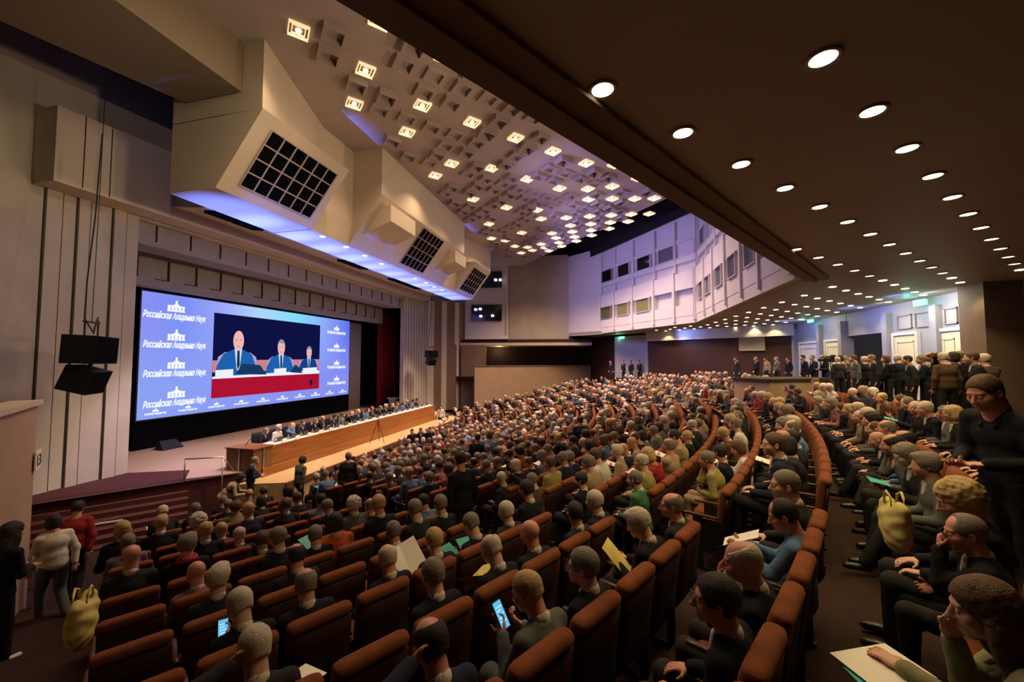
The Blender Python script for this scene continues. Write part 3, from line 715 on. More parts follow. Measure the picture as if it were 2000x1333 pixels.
E_ = dict(navy=em_mat('picture_navy', (.004, .006, .055)), suit=em_mat('picture_suit', (.012, .12, .42)), suit2=em_mat('picture_dark_suit', (.008, .05, .26)), skin=em_mat('picture_skin', (.85, .48, .46)), skin2=em_mat('picture_skin_shade', (.55, .22, .2)), shirt=em_mat('picture_shirt', (.55, .72, .95)), tie=em_mat('picture_tie', (.01, .03, .06)),
          red=em_mat('picture_red', (.42, .006, .03)), white=em_mat('picture_white', (.85, .88, .97)), chair=em_mat('picture_chair', (.45, .33, .62)), wall=em_mat('picture_wall', (.62, .22, .25)), laptop=em_mat('picture_laptop', (.01, .04, .12)), hair=em_mat('picture_hair', (.30, .28, .36)), text=em_mat('picture_lettering', (.86, .90, 1), 1.1))
VX0, VX1 = 0, 1
pv = [aty(x, y, SY) for x, y in ((417, 612), (624, 635), (623, 758), (413, 780))]
vx0, vx1 = (pv[0][0] + pv[3][0]) / 2, (pv[1][0] + pv[2][0]) / 2; vz0, vz1 = (pv[2][2] + pv[3][2]) / 2, (pv[0][2] + pv[1][2]) / 2
vid = MB(); vid.box((vx0, SY - .025, vz0), (vx1, SY - .012, vz1)); vid = on(vid.build('video_picture', E_['navy'])); vid['label'] = 'live picture of three seated people at a red table'
VW, VH = vx1 - vx0, vz1 - vz0
def flat(name, pts, key, layer):                                            # flat picture content in picture units (0..1, 0..1)
    V = [(vx0 + u * VW, SY - .026 - .001 * layer, vz0 + v * VH) for u, v in pts]; o = on(bpy.data.objects.new(name, mesh(name, V, [tuple(range(len(V)))], [E_[key]]))); COL.objects.link(o); o.parent = vid; o.matrix_parent_inverse = Matrix.Identity(4); return o
def oval(cx, cy, rx, ry, n=22): return [(cx + rx * cos(2 * pi * i / n), cy + ry * sin(2 * pi * i / n)) for i in range(n)]
flat('picture_back_wall', [(0, .30), (1, .30), (1, .46), (0, .44)], 'wall', 1)
for n, (cx, s, hh, hair) in enumerate(((.185, 1.0, .74, 0), (.565, .86, .665, 1), (.87, .72, .60, 1))):
    flat('picture_seat', [(cx - .16 * s, .25), (cx - .15 * s, hh - .26 * s), (cx - .10 * s, hh - .20 * s), (cx + .10 * s, hh - .20 * s), (min(1, cx + .15 * s), hh - .26 * s), (min(1, cx + .16 * s), .25)], 'chair', 2)
    flat('picture_suit', [(cx - .17 * s, .24), (cx - .155 * s, hh - .36 * s), (cx - .11 * s, hh - .22 * s), (cx - .03 * s, hh - .16 * s), (cx + .03 * s, hh - .16 * s), (cx + .11 * s, hh - .22 * s), (min(.995, cx + .15 * s), hh - .38 * s), (min(.998, cx + .17 * s), .24)], 'suit' if n < 2 else 'suit2', 3 + n)
    flat('picture_shirt', [(cx - .03 * s, hh - .15 * s), (cx + .03 * s, hh - .15 * s), (cx + .012 * s, hh - .42 * s), (cx - .008 * s, hh - .42 * s)], 'shirt', 7)
    flat('picture_tie', [(cx - .008 * s, hh - .17 * s), (cx + .010 * s, hh - .17 * s), (cx + .014 * s, hh - .36 * s), (cx + .002 * s, hh - .42 * s), (cx - .008 * s, hh - .36 * s)], 'tie', 8)
    flat('picture_face', oval(cx, hh - .055 * s, .042 * s, .125 * s), 'skin', 9)
    if hair: flat('picture_hair', [(cx + .045 * s * cos(a), hh - .04 * s + .125 * s * sin(a)) for a in np.linspace(0, pi, 12)] + [(cx - .03 * s, hh + .02 * s), (cx + .03 * s, hh + .02 * s)], 'hair', 10)
    for dx in (-.016, .016): flat('picture_eye', oval(cx + dx * s, hh - .045 * s, .007 * s, .010 * s, 8), 'skin2', 11)
    flat('picture_mouth', oval(cx, hh - .125 * s, .013 * s, .007 * s, 8), 'skin2', 11)
flat('picture_table', [(0, 0), (1, 0), (1, .235), (0, .225)], 'red', 12)
flat('picture_table_top', [(0, .225), (1, .235), (1, .29), (0, .25)], 'white', 12)
for a in ((.17, .43, .40), (.66, .80, .38)): flat('picture_laptop', [(a[0], .27), (a[1], .25), (a[1] - .06, a[2] - .02), (a[0] + .05, a[2])], 'laptop', 13)
for a, b_ in ((.02, .15), (.50, .62), (.80, .97)): flat('picture_name_card', [(a, .235), (b_, .24), (b_, .335), (a, .325)], 'white', 14)
flat('picture_microphone', oval(.90, .10, .018, .045, 10), 'navy', 15)
def logo(cx, cz, wd, lab=True):
    """tower emblem over a line of slanted script"""
    o_ = MB(); s = wd / 10
    def rc(x0, x1, z0, z1): o_.box((cx + x0 * s, SY - .022, cz + z0 * s), (cx + x1 * s, SY - .014, cz + z1 * s))
    for i in range(5): rc(-1.35 + i * .56, -1.35 + i * .56 + .42, .95, 1.75)
    rc(-1.4, 1.4, .90, 1.05); rc(-.9, .9, 1.7, 1.95); rc(-.42, .42, 1.9, 2.15); rc(-.16, .16, 2.1, 2.75); rc(-1.35, -.95, 1.7, 1.92); rc(.95, 1.35, 1.7, 1.92)
    on(o_.build('tower_emblem', E_['text']))
    c = bpy.data.curves.new('script_lettering', 'FONT'); c.body = 'Российская Академия Наук'; c.size = wd * .128; c.shear = .38; c.align_x = 'CENTER'; c.align_y = 'CENTER'; c.offset = .0042 * wd; c.resolution_u = 2; c.extrude = .002
    t = bpy.data.objects.new('script_lettering', c); COL.objects.link(t); dg = bpy.context.evaluated_depsgraph_get(); me = bpy.data.meshes.new_from_object(t.evaluated_get(dg)); bpy.data.objects.remove(t)
    xs = [v.co.x for v in me.vertices]; ww = (max(xs) - min(xs)) if xs else 1; f = wd / ww
    o = bpy.data.objects.new('script_lettering', me); COL.objects.link(o); me.materials.clear(); me.materials.append(E_['text'])
    o.location = (cx, SY - .018, cz + .1 * s); o.rotation_euler = (pi / 2, 0, 0); o.scale = (f, f * 2.0, 1); on(o)
SW = SX1 - SX0
for y in (620, 676, 731, 788): p = aty(340, y, SY); logo(p[0] + .08, p[2], 2.95)
for y in (651, 685, 718, 749): p = aty(657, y, SY); logo(p[0], p[2], 2.15)
for i in range(10): logo(SX0 + .75 + i * (SW - 1.5) / 9, SZ0 + .22, .95)

# curtains and the dark opening at the far side of the stage
def curtain(name, A, B, z0, z1, n, amp, mm, label=None, cat='curtain'):
    A, B = np.array(A, float), np.array(B, float); d = (B - A) / np.linalg.norm(B - A); nn = np.array([-d[1], d[0]]); K = n * 6; V = []; F = []
    for i in range(K + 1):
        p = A + (B - A) * i / K + nn * amp * sin(2 * pi * n * i / K)
        for z in (z0, z1): V.append((p[0], p[1], z))
        p = p + nn * .03
        for z in (z0, z1): V.append((p[0], p[1], z))
    for i in range(K): a = 4 * i; b_ = a + 4; F += [(a, b_, b_ + 1, a + 1), (a + 2, a + 3, b_ + 3, b_ + 2), (a + 1, b_ + 1, b_ + 3, a + 3), (a, a + 2, b_ + 2, b_)]
    m = MB(); m.add(V, F); o = m.build(name, mm, None, True)
    if label: tag(o, label, cat)
    return o
curtain('stage_curtain', (28.5, 21.2), (30.4, 21.2), STZ, Z(3.2), 7, .05, M['greycurtain'], 'pale grey pleated stage curtain right beside the LED wall')
curtain('stage_curtain', (30.6, 19.7), (33.4, 19.6), STZ, Z(4.4), 9, .06, M['redcurtain'], 'dark red stage curtain beyond the LED wall')

# ------------------------------------------------------------------ loudspeaker bridge over the apron
prof = [(13.3, 5.2), (11.5, 5.2), (9.83, 7.4), (9.83, HC), (13.3, HC)]
def mass(m, u0, u1, pr=prof, pr2=None): m.hull([(u0, v, Z(z)) for v, z in pr][::-1], [(u1, v, Z(z)) for v, z in (pr2 or pr)][::-1])
m = MB(); mass(m, 9.2, 13.15, [(13.3, 5.2), (11.5, 5.2), (9.83, 7.4), (11.4, 7.42), (13.3, 7.42)])
m.prism([(9.2, 9.86), (13.6, 11.35), (13.6, 13.3), (9.2, 13.3)], Z(7.40), Z(HC))
mass(m, 13.1, 15.4, [(13.3, 5.2), (11.5, 5.2), (11.3, 6.2), (11.3, HC), (13.3, HC)])
mass(m, 15.4, 25.6)
mass(m, 25.6, 27.9, [(13.3, 5.2), (11.5, 5.2), (11.3, 6.2), (11.3, HC), (13.3, HC)])
mass(m, 27.85, 31.8, [(13.3, 5.2), (11.5, 5.2), (9.83, 7.4), (11.4, 7.42), (13.3, 7.42)])
m.prism([(31.8, 9.86), (27.4, 11.35), (27.4, 13.3), (31.8, 13.3)], Z(7.40), Z(HC))
for u0, u1 in ((15.8, 18.1), (23.4, 25.3)):
    m.hull([(u0, 9.6, Z(6.3)), (u0, 9.6, Z(7.05)), (u0, 10.3, Z(7.05)), (u0, 11.2, Z(5.75))][::-1], [(u1, 9.6, Z(6.3)), (u1, 9.6, Z(7.05)), (u1, 10.3, Z(7.05)), (u1, 11.2, Z(5.75))][::-1])
structure('trim_12', m, M['bridge'])
# side ceiling next to the bridge, and the lining between bridge and beam
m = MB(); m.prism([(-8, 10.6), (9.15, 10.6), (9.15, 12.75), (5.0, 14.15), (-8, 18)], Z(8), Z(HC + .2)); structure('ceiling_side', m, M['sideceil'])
m = MB(); m.hull([(11.2, 13.3, Z(5.5)), (11.2, 13.3, Z(5.9)), (11.2, 16, Z(6.2)), (11.2, 16, Z(5.8))], [(31.8, 13.3, Z(5.5)), (31.8, 13.3, Z(5.9)), (31.8, 16, Z(6.2)), (31.8, 16, Z(5.8))])
structure('ceiling_bridge_lining', m, M['bridge'])
def tilt(u, s, o=0):                                                         # point on the leaning front of the bridge
    n = np.array([-.797, -.605]); return (u, 11.5 - 1.67 * s + n[0] * o, Z(5.2 + 2.2 * s + n[1] * o))
def grille(u0, u1, s0, s1, nc, nr, label):
    g = empty('loudspeaker_grille', tilt((u0 + u1) / 2, s0), 0, label, 'speaker grille', 'black loudspeaker grilles in the bridge'); inv = Matrix.Translation(-Vector(g.location))
    b = MB(); b.hull([tilt(u0, s0, .02), tilt(u0, s1, .02), tilt(u0, s1, -.05), tilt(u0, s0, -.05)], [tilt(u1, s0, .02), tilt(u1, s1, .02), tilt(u1, s1, -.05), tilt(u1, s0, -.05)])
    o = b.build('black_cloth_panel', M['black'], g); o.matrix_parent_inverse = inv
    b = MB(); wv = .022
    for i in range(nc + 1): u = u0 + (u1 - u0) * i / nc; b.hull([tilt(u - wv, s0, .025), tilt(u - wv, s1, .025), tilt(u - wv, s1, .05), tilt(u - wv, s0, .05)], [tilt(u + wv, s0, .025), tilt(u + wv, s1, .025), tilt(u + wv, s1, .05), tilt(u + wv, s0, .05)])
    for i in range(nr + 1): s = s0 + (s1 - s0) * i / nr; ds = wv / 2.76; b.hull([tilt(u0, s - ds, .025), tilt(u0, s + ds, .025), tilt(u0, s + ds, .048), tilt(u0, s - ds, .048)], [tilt(u1, s - ds, .025), tilt(u1, s + ds, .025), tilt(u1, s + ds, .048), tilt(u1, s - ds, .048)])
    o = b.build('grid_bars', M['ceil'], g); o.matrix_parent_inverse = inv; return g
grille(9.75, 12.75, .14, .86, 6, 4, 'largest black square-gridded speaker grille, at the near end of the cream bridge')
grille(19.6, 22.3, .10, .95, 6, 4, 'middle black gridded speaker grille in the cream bridge')
grille(28.3, 31.3, .14, .86, 6, 4, 'small-looking black gridded speaker grille at the far end of the cream bridge')
m = MB()
for x, y in ((630,463),(676,483),(712,500),(745,516),(811,545),(832,553),(848,561),(863,567)):
    p = atz(x, y, 5.19); o = MB(); o.lathe([(.002, -.01), (.11, -.01), (.12, 0), (.002, 0)], seg=14); o = o.build('bridge_downlight', M['cool'], loc=(p[0], p[1], Z(5.2)))
    tag(o, f'small white downlight under the bridge, {ORD[[630,676,712,745,811,832,848,863].index(x)]} from its near end', 'downlight', 'white downlights under the bridge')
for i, (x, y, w_) in enumerate(((460, 432, .55), (690, 517, .6), (780, 530, .5), (803, 561, .5))):
    p = aty(x, y, 14.6); g = empty('vent_grille', (p[0], 14.6, Z(5.62)), 0, f'small black double vent under the beam, {ORD[i]} from the near end', 'vent', 'black vents between bridge and beam')
    for s in (-1, 1): b = MB(); b.box((-.5, -.28, -.05), (.5, .28, .05)); b.build('louvre_panel', M['black'], g, loc=(s * .56, 0, -.02), rot=(.11, 0, 0))

# ------------------------------------------------------------------ far side wall, boxes and side loge
m = MB(); m.slab((39.2, 4.1), (38.6, 10.0), Z(2.1), Z(10.5), -.3); structure('wall_far', m, M['panel'])
A, B = (38.45, 10.0), (37.6, 14.3)
m = MB(); m.slab(A, B, Z(2.1), Z(10.5), -.3); m.slab((38.2, 10.0), (37.4, 14.2), Z(2.15), Z(2.5), .12, .06); m.slab((38.38, 10.05), (38.36, 10.2), Z(2.1), Z(9.4), .25, .0)
structure('wall_far_box', m, M['white'])
for n, (y0, y1) in enumerate(((531, 562), (596, 627))):
    q = [atwall(x, y, (38.3, 10.0), (37.45, 14.3)) for x, y in ((921, y0), (980, y0), (980, y1), (921, y1))]
    wn += 1; m = MB(); d = (q[0][:2] - q[1][:2]); d /= np.linalg.norm(d); 
    m.slab(q[1][:2], q[0][:2], q[2][2], q[0][2], .06, -.02); o = m.build(f'window_{wn}', M['glassdark']); o['kind'] = 'structure'
    for k, (x, y) in enumerate((((932, 550), (942, 549), (968, 547), (977, 547)), ((929, 605), (938, 604), (939, 618), (962, 617)))[n]):
        p = atwall(x, y, (38.1, 10.0), (37.3, 14.3)); o = MB(); o.lathe([(.01, -.1), (.13, -.09), (.15, 0), (.13, .09), (.01, .1)], seg=12)
        o = o.build('stage_spotlight', M['cool'], loc=tuple(p), smooth=True); tag(o, f'lit stage spotlight in the {("upper", "lower")[n]} far box window, {ORD[k]} from the stage side', 'spotlight', 'stage spotlights in the far box windows')
LG = [(37.3, 14.7), (38.2, 10.0), (39.0, 4.0), (39.6, 1.9)]
m = MB(); mm2 = MB()
for a, b_ in zip(LG[:-1], LG[1:]): m.slab(a, b_, Z(1.5), Z(1.78), 7); mm2.slab(a, b_, Z(1.78), Z(2.12), 6.8, .12)
structure('ceiling_loge', m, M['bridge']); structure('trim_13', mm2, M['maroon'])
m = MB(); m.slab((41.2, 15.0), (45.0, 3.0), Z(-2), Z(1.5), -.3); structure('wall_loge_back', m, M['maroon'])
m = MB(); m.slab((36.9, 15.0), (41.4, 14.9), Z(-5), Z(1.6), .3); m.slab((37.5, 14.6), (38.0, 12.2), Z(-5), Z(1.55), -.4); structure('wall_loge_side', m, M['panel_dark'])
m = MB(); m.slab((36.0, 12.8), (43.6, 2.2), -.6, Z(-.55), -.3); structure('wall_parapet_far', m, M['parapet'])
m = MB(); m.slab((35.97, 12.83), (43.6, 2.2), Z(-.55), Z(-.46), -.40, .04); structure('trim_14', m, M['panel_dark'])
m = MB(); m.prism([(36.2, 12.9), (43.8, 2.3), (46, 3), (42, 15.2), (37, 15)], Z(-2), Z(-1.55)); structure('floor_loge', m, M['carpet'])
m = MB(); m.slab((41.9, 12.8), (42.4, 11.2), Z(-1.55), Z(1.1), -.1, .12); o = m.build('door_1', M['doorway']); o['kind'] = 'structure'
lamp('exit_lamp', 'POINT', (40.6, 11.6, Z(1.2)), 60, (1, .85, .45), .1)
# near-side loge parapet at the left frame edge
NW = [(5.0, 10.2), (3.75, 8.5), (-1.0, 2.0)]
m = MB(); m.slab(NW[1], NW[0], .6, Z(-.80), .28); m.slab(NW[2], NW[1], .6, Z(-.80), .28); structure('wall_parapet_near', m, M['parapet'])
m = MB(); m.slab(NW[1], (5.06, 10.28), Z(-.80), Z(-.72), .40, -.05); m.slab(NW[2], NW[1], Z(-.80), Z(-.72), .40, -.05); structure('trim_15', m, M['bridge'])
m = MB(); m.slab(NW[2], (2.6, 12.2), Z(-4), Z(-.3), .2, 3.2); structure('wall_loge_near', m, M['panel'])
c = bpy.data.curves.new('row_number', 'FONT'); c.body = '13'; c.size = .30; c.extrude = .004; t = bpy.data.objects.new('row_number', c); COL.objects.link(t)
me = bpy.data.meshes.new_from_object(t.evaluated_get(bpy.context.evaluated_depsgraph_get())); bpy.data.objects.remove(t); me.materials.clear(); me.materials.append(M['groove'])
pq = atwall(72, 895, NW[1], NW[0]); o = bpy.data.objects.new('row_number_plate', None)
nb = MB(); nb.box((-.14, -.012, -.18), (.20, 0, .16)); o = nb.build('number_plate', M['paper'], loc=tuple(pq + np.array([.03, -.02, 0]) - np.array([.10, .13, 0])), rot=(0, 0, math.atan2(1.7, 1.25)))
tag(o, 'small pale number plate on the end of the near parapet', 'sign'); k = bpy.data.objects.new('numerals', me); COL.objects.link(k); k.parent = o; k.location = (-.12, -.016, -.12); k.rotation_euler = (pi / 2, 0, 0)

# ------------------------------------------------------------------ rear wall under the balcony: door bays, brown panels
zB = ZREAR - .04
BW = -11.7
def xw(x): r = ray(x, 690); return r[0] * BW / r[1]
m = MB(); m.box((xw(1655), BW - 1.6, zB), (xw(1724), BW - 1.5, Z(2.4))); m.box((xw(2075), BW - 1.2, zB), (xw(1985), BW - 1.1, Z(2.4))); structure('wall_passage', m, M['void'])
m = MB(); m.box((xw(1724), BW - .2, zB), (xw(1655), BW, Z(2.4))) if False else None
m = MB()
for a, b_ in ((1932, 1724), (1655, 1555)): m.box((xw(a), BW - .3, zB), (xw(b_), BW, Z(2.4)))
m.box((xw(1724), BW - .25, Z(1.25)), (xw(1655), BW - .02, Z(2.4)))
for x in (1932, 1838, 1740, 1650, 1606, 1556): u = xw(x); m.box((u - .16, BW, zB), (u + .16, BW + .22, Z(2.05)))
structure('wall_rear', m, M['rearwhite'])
m = MB(); m.box((xw(1990), BW - .3, zB), (xw(1934), BW + .75, Z(2.4))); structure('wall_pier', m, M['panel_dark'])
m = MB(); m.slab((xw(1555), BW), (35.8, -3.0), zB, Z(1.65), -.3); structure('wall_rear_brown', m, M['brownwall'])
m = MB(); m.slab((xw(1555), BW), (35.8, -3.0), Z(1.65), Z(2.4), -.3, .35); structure('trim_16', m, M['white'])
m = MB(); m.slab((35.8, -3.0), (38.1, -.3), zB, Z(2.2), -.3, .1); structure('wall_rear_corner', m, M['rearwhite'])
m = MB(); m.slab((38.1, -.3), (44.6, 2.9), zB - 1, Z(2.4), -.3); structure('wall_rear_end', m, M['maroon'])
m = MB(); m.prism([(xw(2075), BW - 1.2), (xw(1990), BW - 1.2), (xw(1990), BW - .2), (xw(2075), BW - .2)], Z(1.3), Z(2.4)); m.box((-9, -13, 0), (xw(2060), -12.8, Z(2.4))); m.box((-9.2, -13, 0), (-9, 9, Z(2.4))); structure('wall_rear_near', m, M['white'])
dnum = 1
def door(u0, u1, mm, v=BW, leaf=2, open_=False):
    global dnum; dnum += 1; zt = Z(1.05)
    m = MB(); m.box((u0, v + .01, zB), (u1, v + .06, zt)); d = m.build(f'door_{dnum}', mm); d['kind'] = 'structure'
    m = MB(); n = leaf; wv = (u1 - u0) / n
    for i in range(n):
        a, b_ = u0 + i * wv + .14, u0 + (i + 1) * wv - .14
        for z0, z1 in ((zB + .3, zB + 1.1), (zB + 1.3, zt - .25)):
            for q in ((a, b_, z0, z0 + .05), (a, b_, z1 - .05, z1), (a, a + .05, z0, z1), (b_ - .05, b_, z0, z1)): m.box((q[0], v + .06, q[2]), (q[1], v + .085, q[3]))
    m.build('door_moulding', mm, d)
    m = MB(); m.box((u0 - .12, v, zB), (u0, v + .12, zt + .12)); m.box((u1, v, zB), (u1 + .12, v + .12, zt + .12)); m.box((u0, v, zt), (u1, v + .12, zt + .12)); m.build('door_frame', M['doorwhite'], d)
    m = MB(); m.tube([(u0 + wv - .1, v + .09, zB + 1.0), (u0 + wv - .1, v + .15, zB + 1.0), (u0 + wv - .22, v + .15, zB + 1.0)], .014, 6); m.build('door_handle', M['metal'], d)
door(xw(1916), xw(1842), M['doorway']); door(xw(1795), xw(1752), M['doorway'], leaf=1); door(xw(1648), xw(1616), M['doorway'], leaf=1); door(xw(1600), xw(1566), M['doorwhite'], leaf=1)
lamp('added_door_light', 'AREA', (xw(1880), BW + 1.3, Z(2.2)), 60, (1, .92, .60), .7, (xw(1880), BW, Z(.2))); lamp('added_door_light', 'AREA', (xw(1775), BW + 1.3, Z(2.2)), 36, (1, .92, .60), .7, (xw(1775), BW, Z(.2))); lamp('added_door_light', 'AREA', (xw(1632), BW + 1.3, Z(2.2)), 24, (1, .95, .75), .7, (xw(1632), BW, Z(.2)))  # area lamps added on the hall side to brighten the doors
m = MB()                                                                     # wall frames over the doors
for a, b_ in ((1918, 1885), (1876, 1850), (1826, 1792), (1785, 1757)):
    u0, u1 = xw(a), xw(b_)
    for q in ((u0, u1, 1.30, 1.34), (u0, u1, 1.84, 1.88), (u0, u0 + .04, 1.30, 1.88), (u1 - .04, u1, 1.30, 1.88)): m.box((q[0], BW, Z(q[2])), (q[1], BW + .05, Z(q[3])))
structure('trim_17', m, M['header'])
for i, (x, y, wall) in enumerate(((1797, 592, None), (1583, 627, None), (1215, 660, 1))):
    if wall: p = atwall(x, y, (35.9, -2.8), (38.1, -.2)); rz = math.atan2(2.7, 2.3)
    else: p = aty(x, y, BW + .35); rz = 0
    s = empty('exit_sign', tuple(p), rz, ('glowing green exit sign over the doors at the right', 'glowing green exit sign over the white doors right of the brown wall', 'glowing exit sign over the far corner doors')[i], 'exit sign')
    b = MB(); b.box((-.30, -.04, -.10), (.30, .04, .10)); b.build('lit_panel', M['exit'], s)
    b = MB(); b.box((-.32, -.05, .10), (.32, .05, .125)); b.tube([(-.2, 0, .12), (-.2, 0, min(.45, Z(2.38) - p[2]))], .008, 6); b.tube([(.2, 0, .12), (.2, 0, min(.45, Z(2.38) - p[2]))], .008, 6); b.build('hanger', M['metal'], s)
    lamp('exit_sign_glow', 'POINT', (p[0], p[1] + .4, p[2] - .05), 6, (.2, 1, .6), .1)
A, B = np.array([xw(1555), BW + .25]), np.array([35.8, -2.8]); q = [atwall(x, y, A, B) for x, y in ((1443, 658), (1493, 658), (1493, 686))]
g = empty('projection_panel', tuple((q[0] + q[1]) / 2 - [0, 0, (q[1][2] - q[2][2])]), math.atan2(*(q[0] - q[1])[[1, 0]]), 'square pale panel on the brown rear wall', 'wall panel')
hw_ = np.linalg.norm((q[0] - q[1])[:2]) / 2; hh_ = q[1][2] - q[2][2]
b = MB(); b.box((-hw_, -.05, 0), (hw_, .0, hh_)); b.build('board', M['panel'], g)
b = MB(); [b.box(*c_) for c_ in (((-hw_, -.08, 0), (hw_, .03, .05)), ((-hw_, -.08, hh_ - .05), (hw_, .03, hh_)), ((-hw_, -.08, 0), (-hw_ + .05, .03, hh_)), ((hw_ - .05, -.08, 0), (hw_, .03, hh_)))]; b.build('frame', M['bridge'], g)
for x, y in ((17.5, -9.6), (21, -9.8), (27, -9.4), (33, -4.5)): lamp('added_gangway_blue', 'SPOT', (x, y, Z(1.9)), 160, (.20, .30, 1), 0, (x + .3, BW - .3, Z(1.6)), 150, 1)  # unseen blue spots added to tint the rear walls
# control booth among the rear seats
BO = [(19.5, -5.2), (21.4, -8.4), (19.9, -9.3), (18.0, -6.1)]
g = empty('control_booth', (19.7, -7.2, ZROW(-1)), 0, 'pale panelled control booth with dark worktop among the rear seats', 'booth'); inv = Matrix.Translation(-Vector(g.location))
m = MB(); m.prism(BO, ZROW(1) - .3, Z(-.85)); o = m.build('body', M['parapet'], g); o.matrix_parent_inverse = inv
c0 = np.mean(BO, 0); m = MB(); m.prism([tuple(c0 + (np.array(p) - c0) * 1.05) for p in BO], Z(-.85), Z(-.74)); o = m.build('worktop', M['groove'], g); o.matrix_parent_inverse = inv

# ------------------------------------------------------------------ figures: shared meshes for poses, hair, clothes
def VF(name, vf):
    V, F = vf; me = bpy.data.meshes.new(name); me.vertices.add(len(V)); me.vertices.foreach_set('co', V.astype(np.float32).ravel())
    me.loops.add(4 * len(F)); me.loops.foreach_set('vertex_index', F.astype(np.int32).ravel()); me.polygons.add(len(F))
    me.polygons.foreach_set('loop_start', np.arange(0, 4 * len(F), 4, dtype=np.int32)); me.polygons.foreach_set('use_smooth', np.ones(len(F), bool)); me.update(calc_edges=True); me.materials.append(None); return me
LAP = dict(hl=(-.13, .30, .645), hr=(.13, .31, .645))
PD = dict(
    lap=dict(lean=4, pitch=8, **LAP), lapl=dict(lean=6, pitch=6, yaw=24, **LAP), lapr=dict(lean=2, pitch=4, yaw=-26, **LAP), fwd=dict(lean=15, pitch=14, hl=(-.08, .40, .66), hr=(.10, .38, .66)),
    read=dict(lean=8, pitch=26, yaw=6, hl=(-.10, .36, .74), hr=(.10, .36, .74), palm=(0, .5, 1), curl=.75), fold=dict(lean=0, pitch=2, yaw=-8, hl=(.10, .22, .82), hr=(-.10, .24, .78), palm=(0, -1, 0), curl=.4),
    chin=dict(lean=12, pitch=10, yaw=10, hl=(-.10, .26, .66), hr=(.045, .235, 1.055), palm=(-.2, -1, .3), curl=1.0), nape=dict(lean=8, pitch=12, hl=(-.10, .30, .66), hr=(.13, .02, 1.25), palm=(-1, 0, 0), curl=.5),
    wide=dict(lean=3, pitch=6, wide=1.12, legs='out', **LAP), slim=dict(lean=5, pitch=10, yaw=-10, wide=.88, legs='cross', **LAP))
PS = dict(
    down=dict(kind='stand', legs='stand', lean=2, pitch=6, hl=(-.25, .05, .84), hr=(.25, .05, .84), palm=(0, 0, 0) if False else (0, 1, .01)), hold=dict(kind='stand', legs='stand', lean=3, pitch=14, hl=(-.08, .28, 1.12), hr=(.08, .28, 1.10), palm=(0, .4, 1), curl=.8),
    phoneup=dict(kind='stand', legs='stand', lean=0, pitch=-6, hl=(-.24, .05, .85), hr=(.16, .30, 1.66), palm=(-1, .1, 0), curl=.9), walk=dict(kind='stand', legs='walk', lean=6, pitch=12, hl=(-.22, .18, .88), hr=(.22, -.10, .88), palm=(0, 1, .01)),
    bend=dict(kind='stand', legs='stand', lean=42, pitch=20, hl=(-.15, .62, .98), hr=(.15, .62, .98), palm=(0, 0, -1)), clasp=dict(kind='stand', legs='stand', lean=1, pitch=4, yaw=12, hl=(-.05, .20, .90), hr=(.05, .21, .90), palm=(0, -1, 0)))
CACHE = {}
def pose(n):
    if ('P', n) not in CACHE: CACHE['P', n] = Pose(**(PD.get(n) or PS[n]))
    return CACHE['P', n]
def part(kind, n, fn, **kw):
    key = (kind, n) + tuple(sorted(kw.items()))
    if key not in CACHE: CACHE[key] = VF(kind, fn(pose(n), **kw))
    return CACHE[key]
def hairm(st):
    if ('hair', st) not in CACHE: CACHE['hair', st] = VF('hair', hair_mesh(st, h=.0095))
    return CACHE['hair', st]
SKIN = [mat('skin_light', (.62, .36, .25), .55, .35, noise=.10, scale=9), mat('skin_ruddy', (.58, .27, .19), .5, .4, noise=.14, scale=9), mat('skin_tan', (.46, .26, .16), .55, .35, noise=.10, scale=9)]
HAIR = dict(white=mat('white_hair', (.56, .50, .40), .75, .2, noise=.25, scale=60, bump=.7, bscale=140), grey=mat('grey_hair', (.22, .19, .155), .75, .2, noise=.3, scale=60, bump=.7, bscale=140), dark=mat('dark_hair', (.030, .022, .018), .6, .3, noise=.3, scale=50, bump=.7, bscale=140),
            brown=mat('brown_hair', (.12, .065, .035), .6, .3, noise=.35, scale=40, bump=.7, bscale=140), blond=mat('blond_hair', (.48, .34, .15), .65, .3, noise=.3, scale=40, bump=.7, bscale=140))
CC = dict(black=(.010, .010, .013), navy=(.014, .018, .040), charcoal=(.022, .021, .022), grey=(.10, .11, .105), brown=(.09, .05, .03), beige=(.34, .26, .16), white=(.60, .56, .48), blue=(.10, .19, .34), khaki=(.22, .22, .12), red=(.26, .02, .018), orange=(.42, .085, .02),
          green=(.05, .16, .07), olive=(.30, .26, .09), lilac=(.17, .13, .21), pink=(.34, .16, .16), sage=(.34, .42, .22))
CL = {k: mat(k + '_cloth', v, .85, .2, noise=.15, scale=18, bump=.25, bscale=220) for k, v in CC.items()}
SHIRT = CL['white']
SHOE = mat('black_leather', (.015, .013, .012), .35, .5); WHITESHOE = mat('white_leather', (.6, .58, .52), .5)
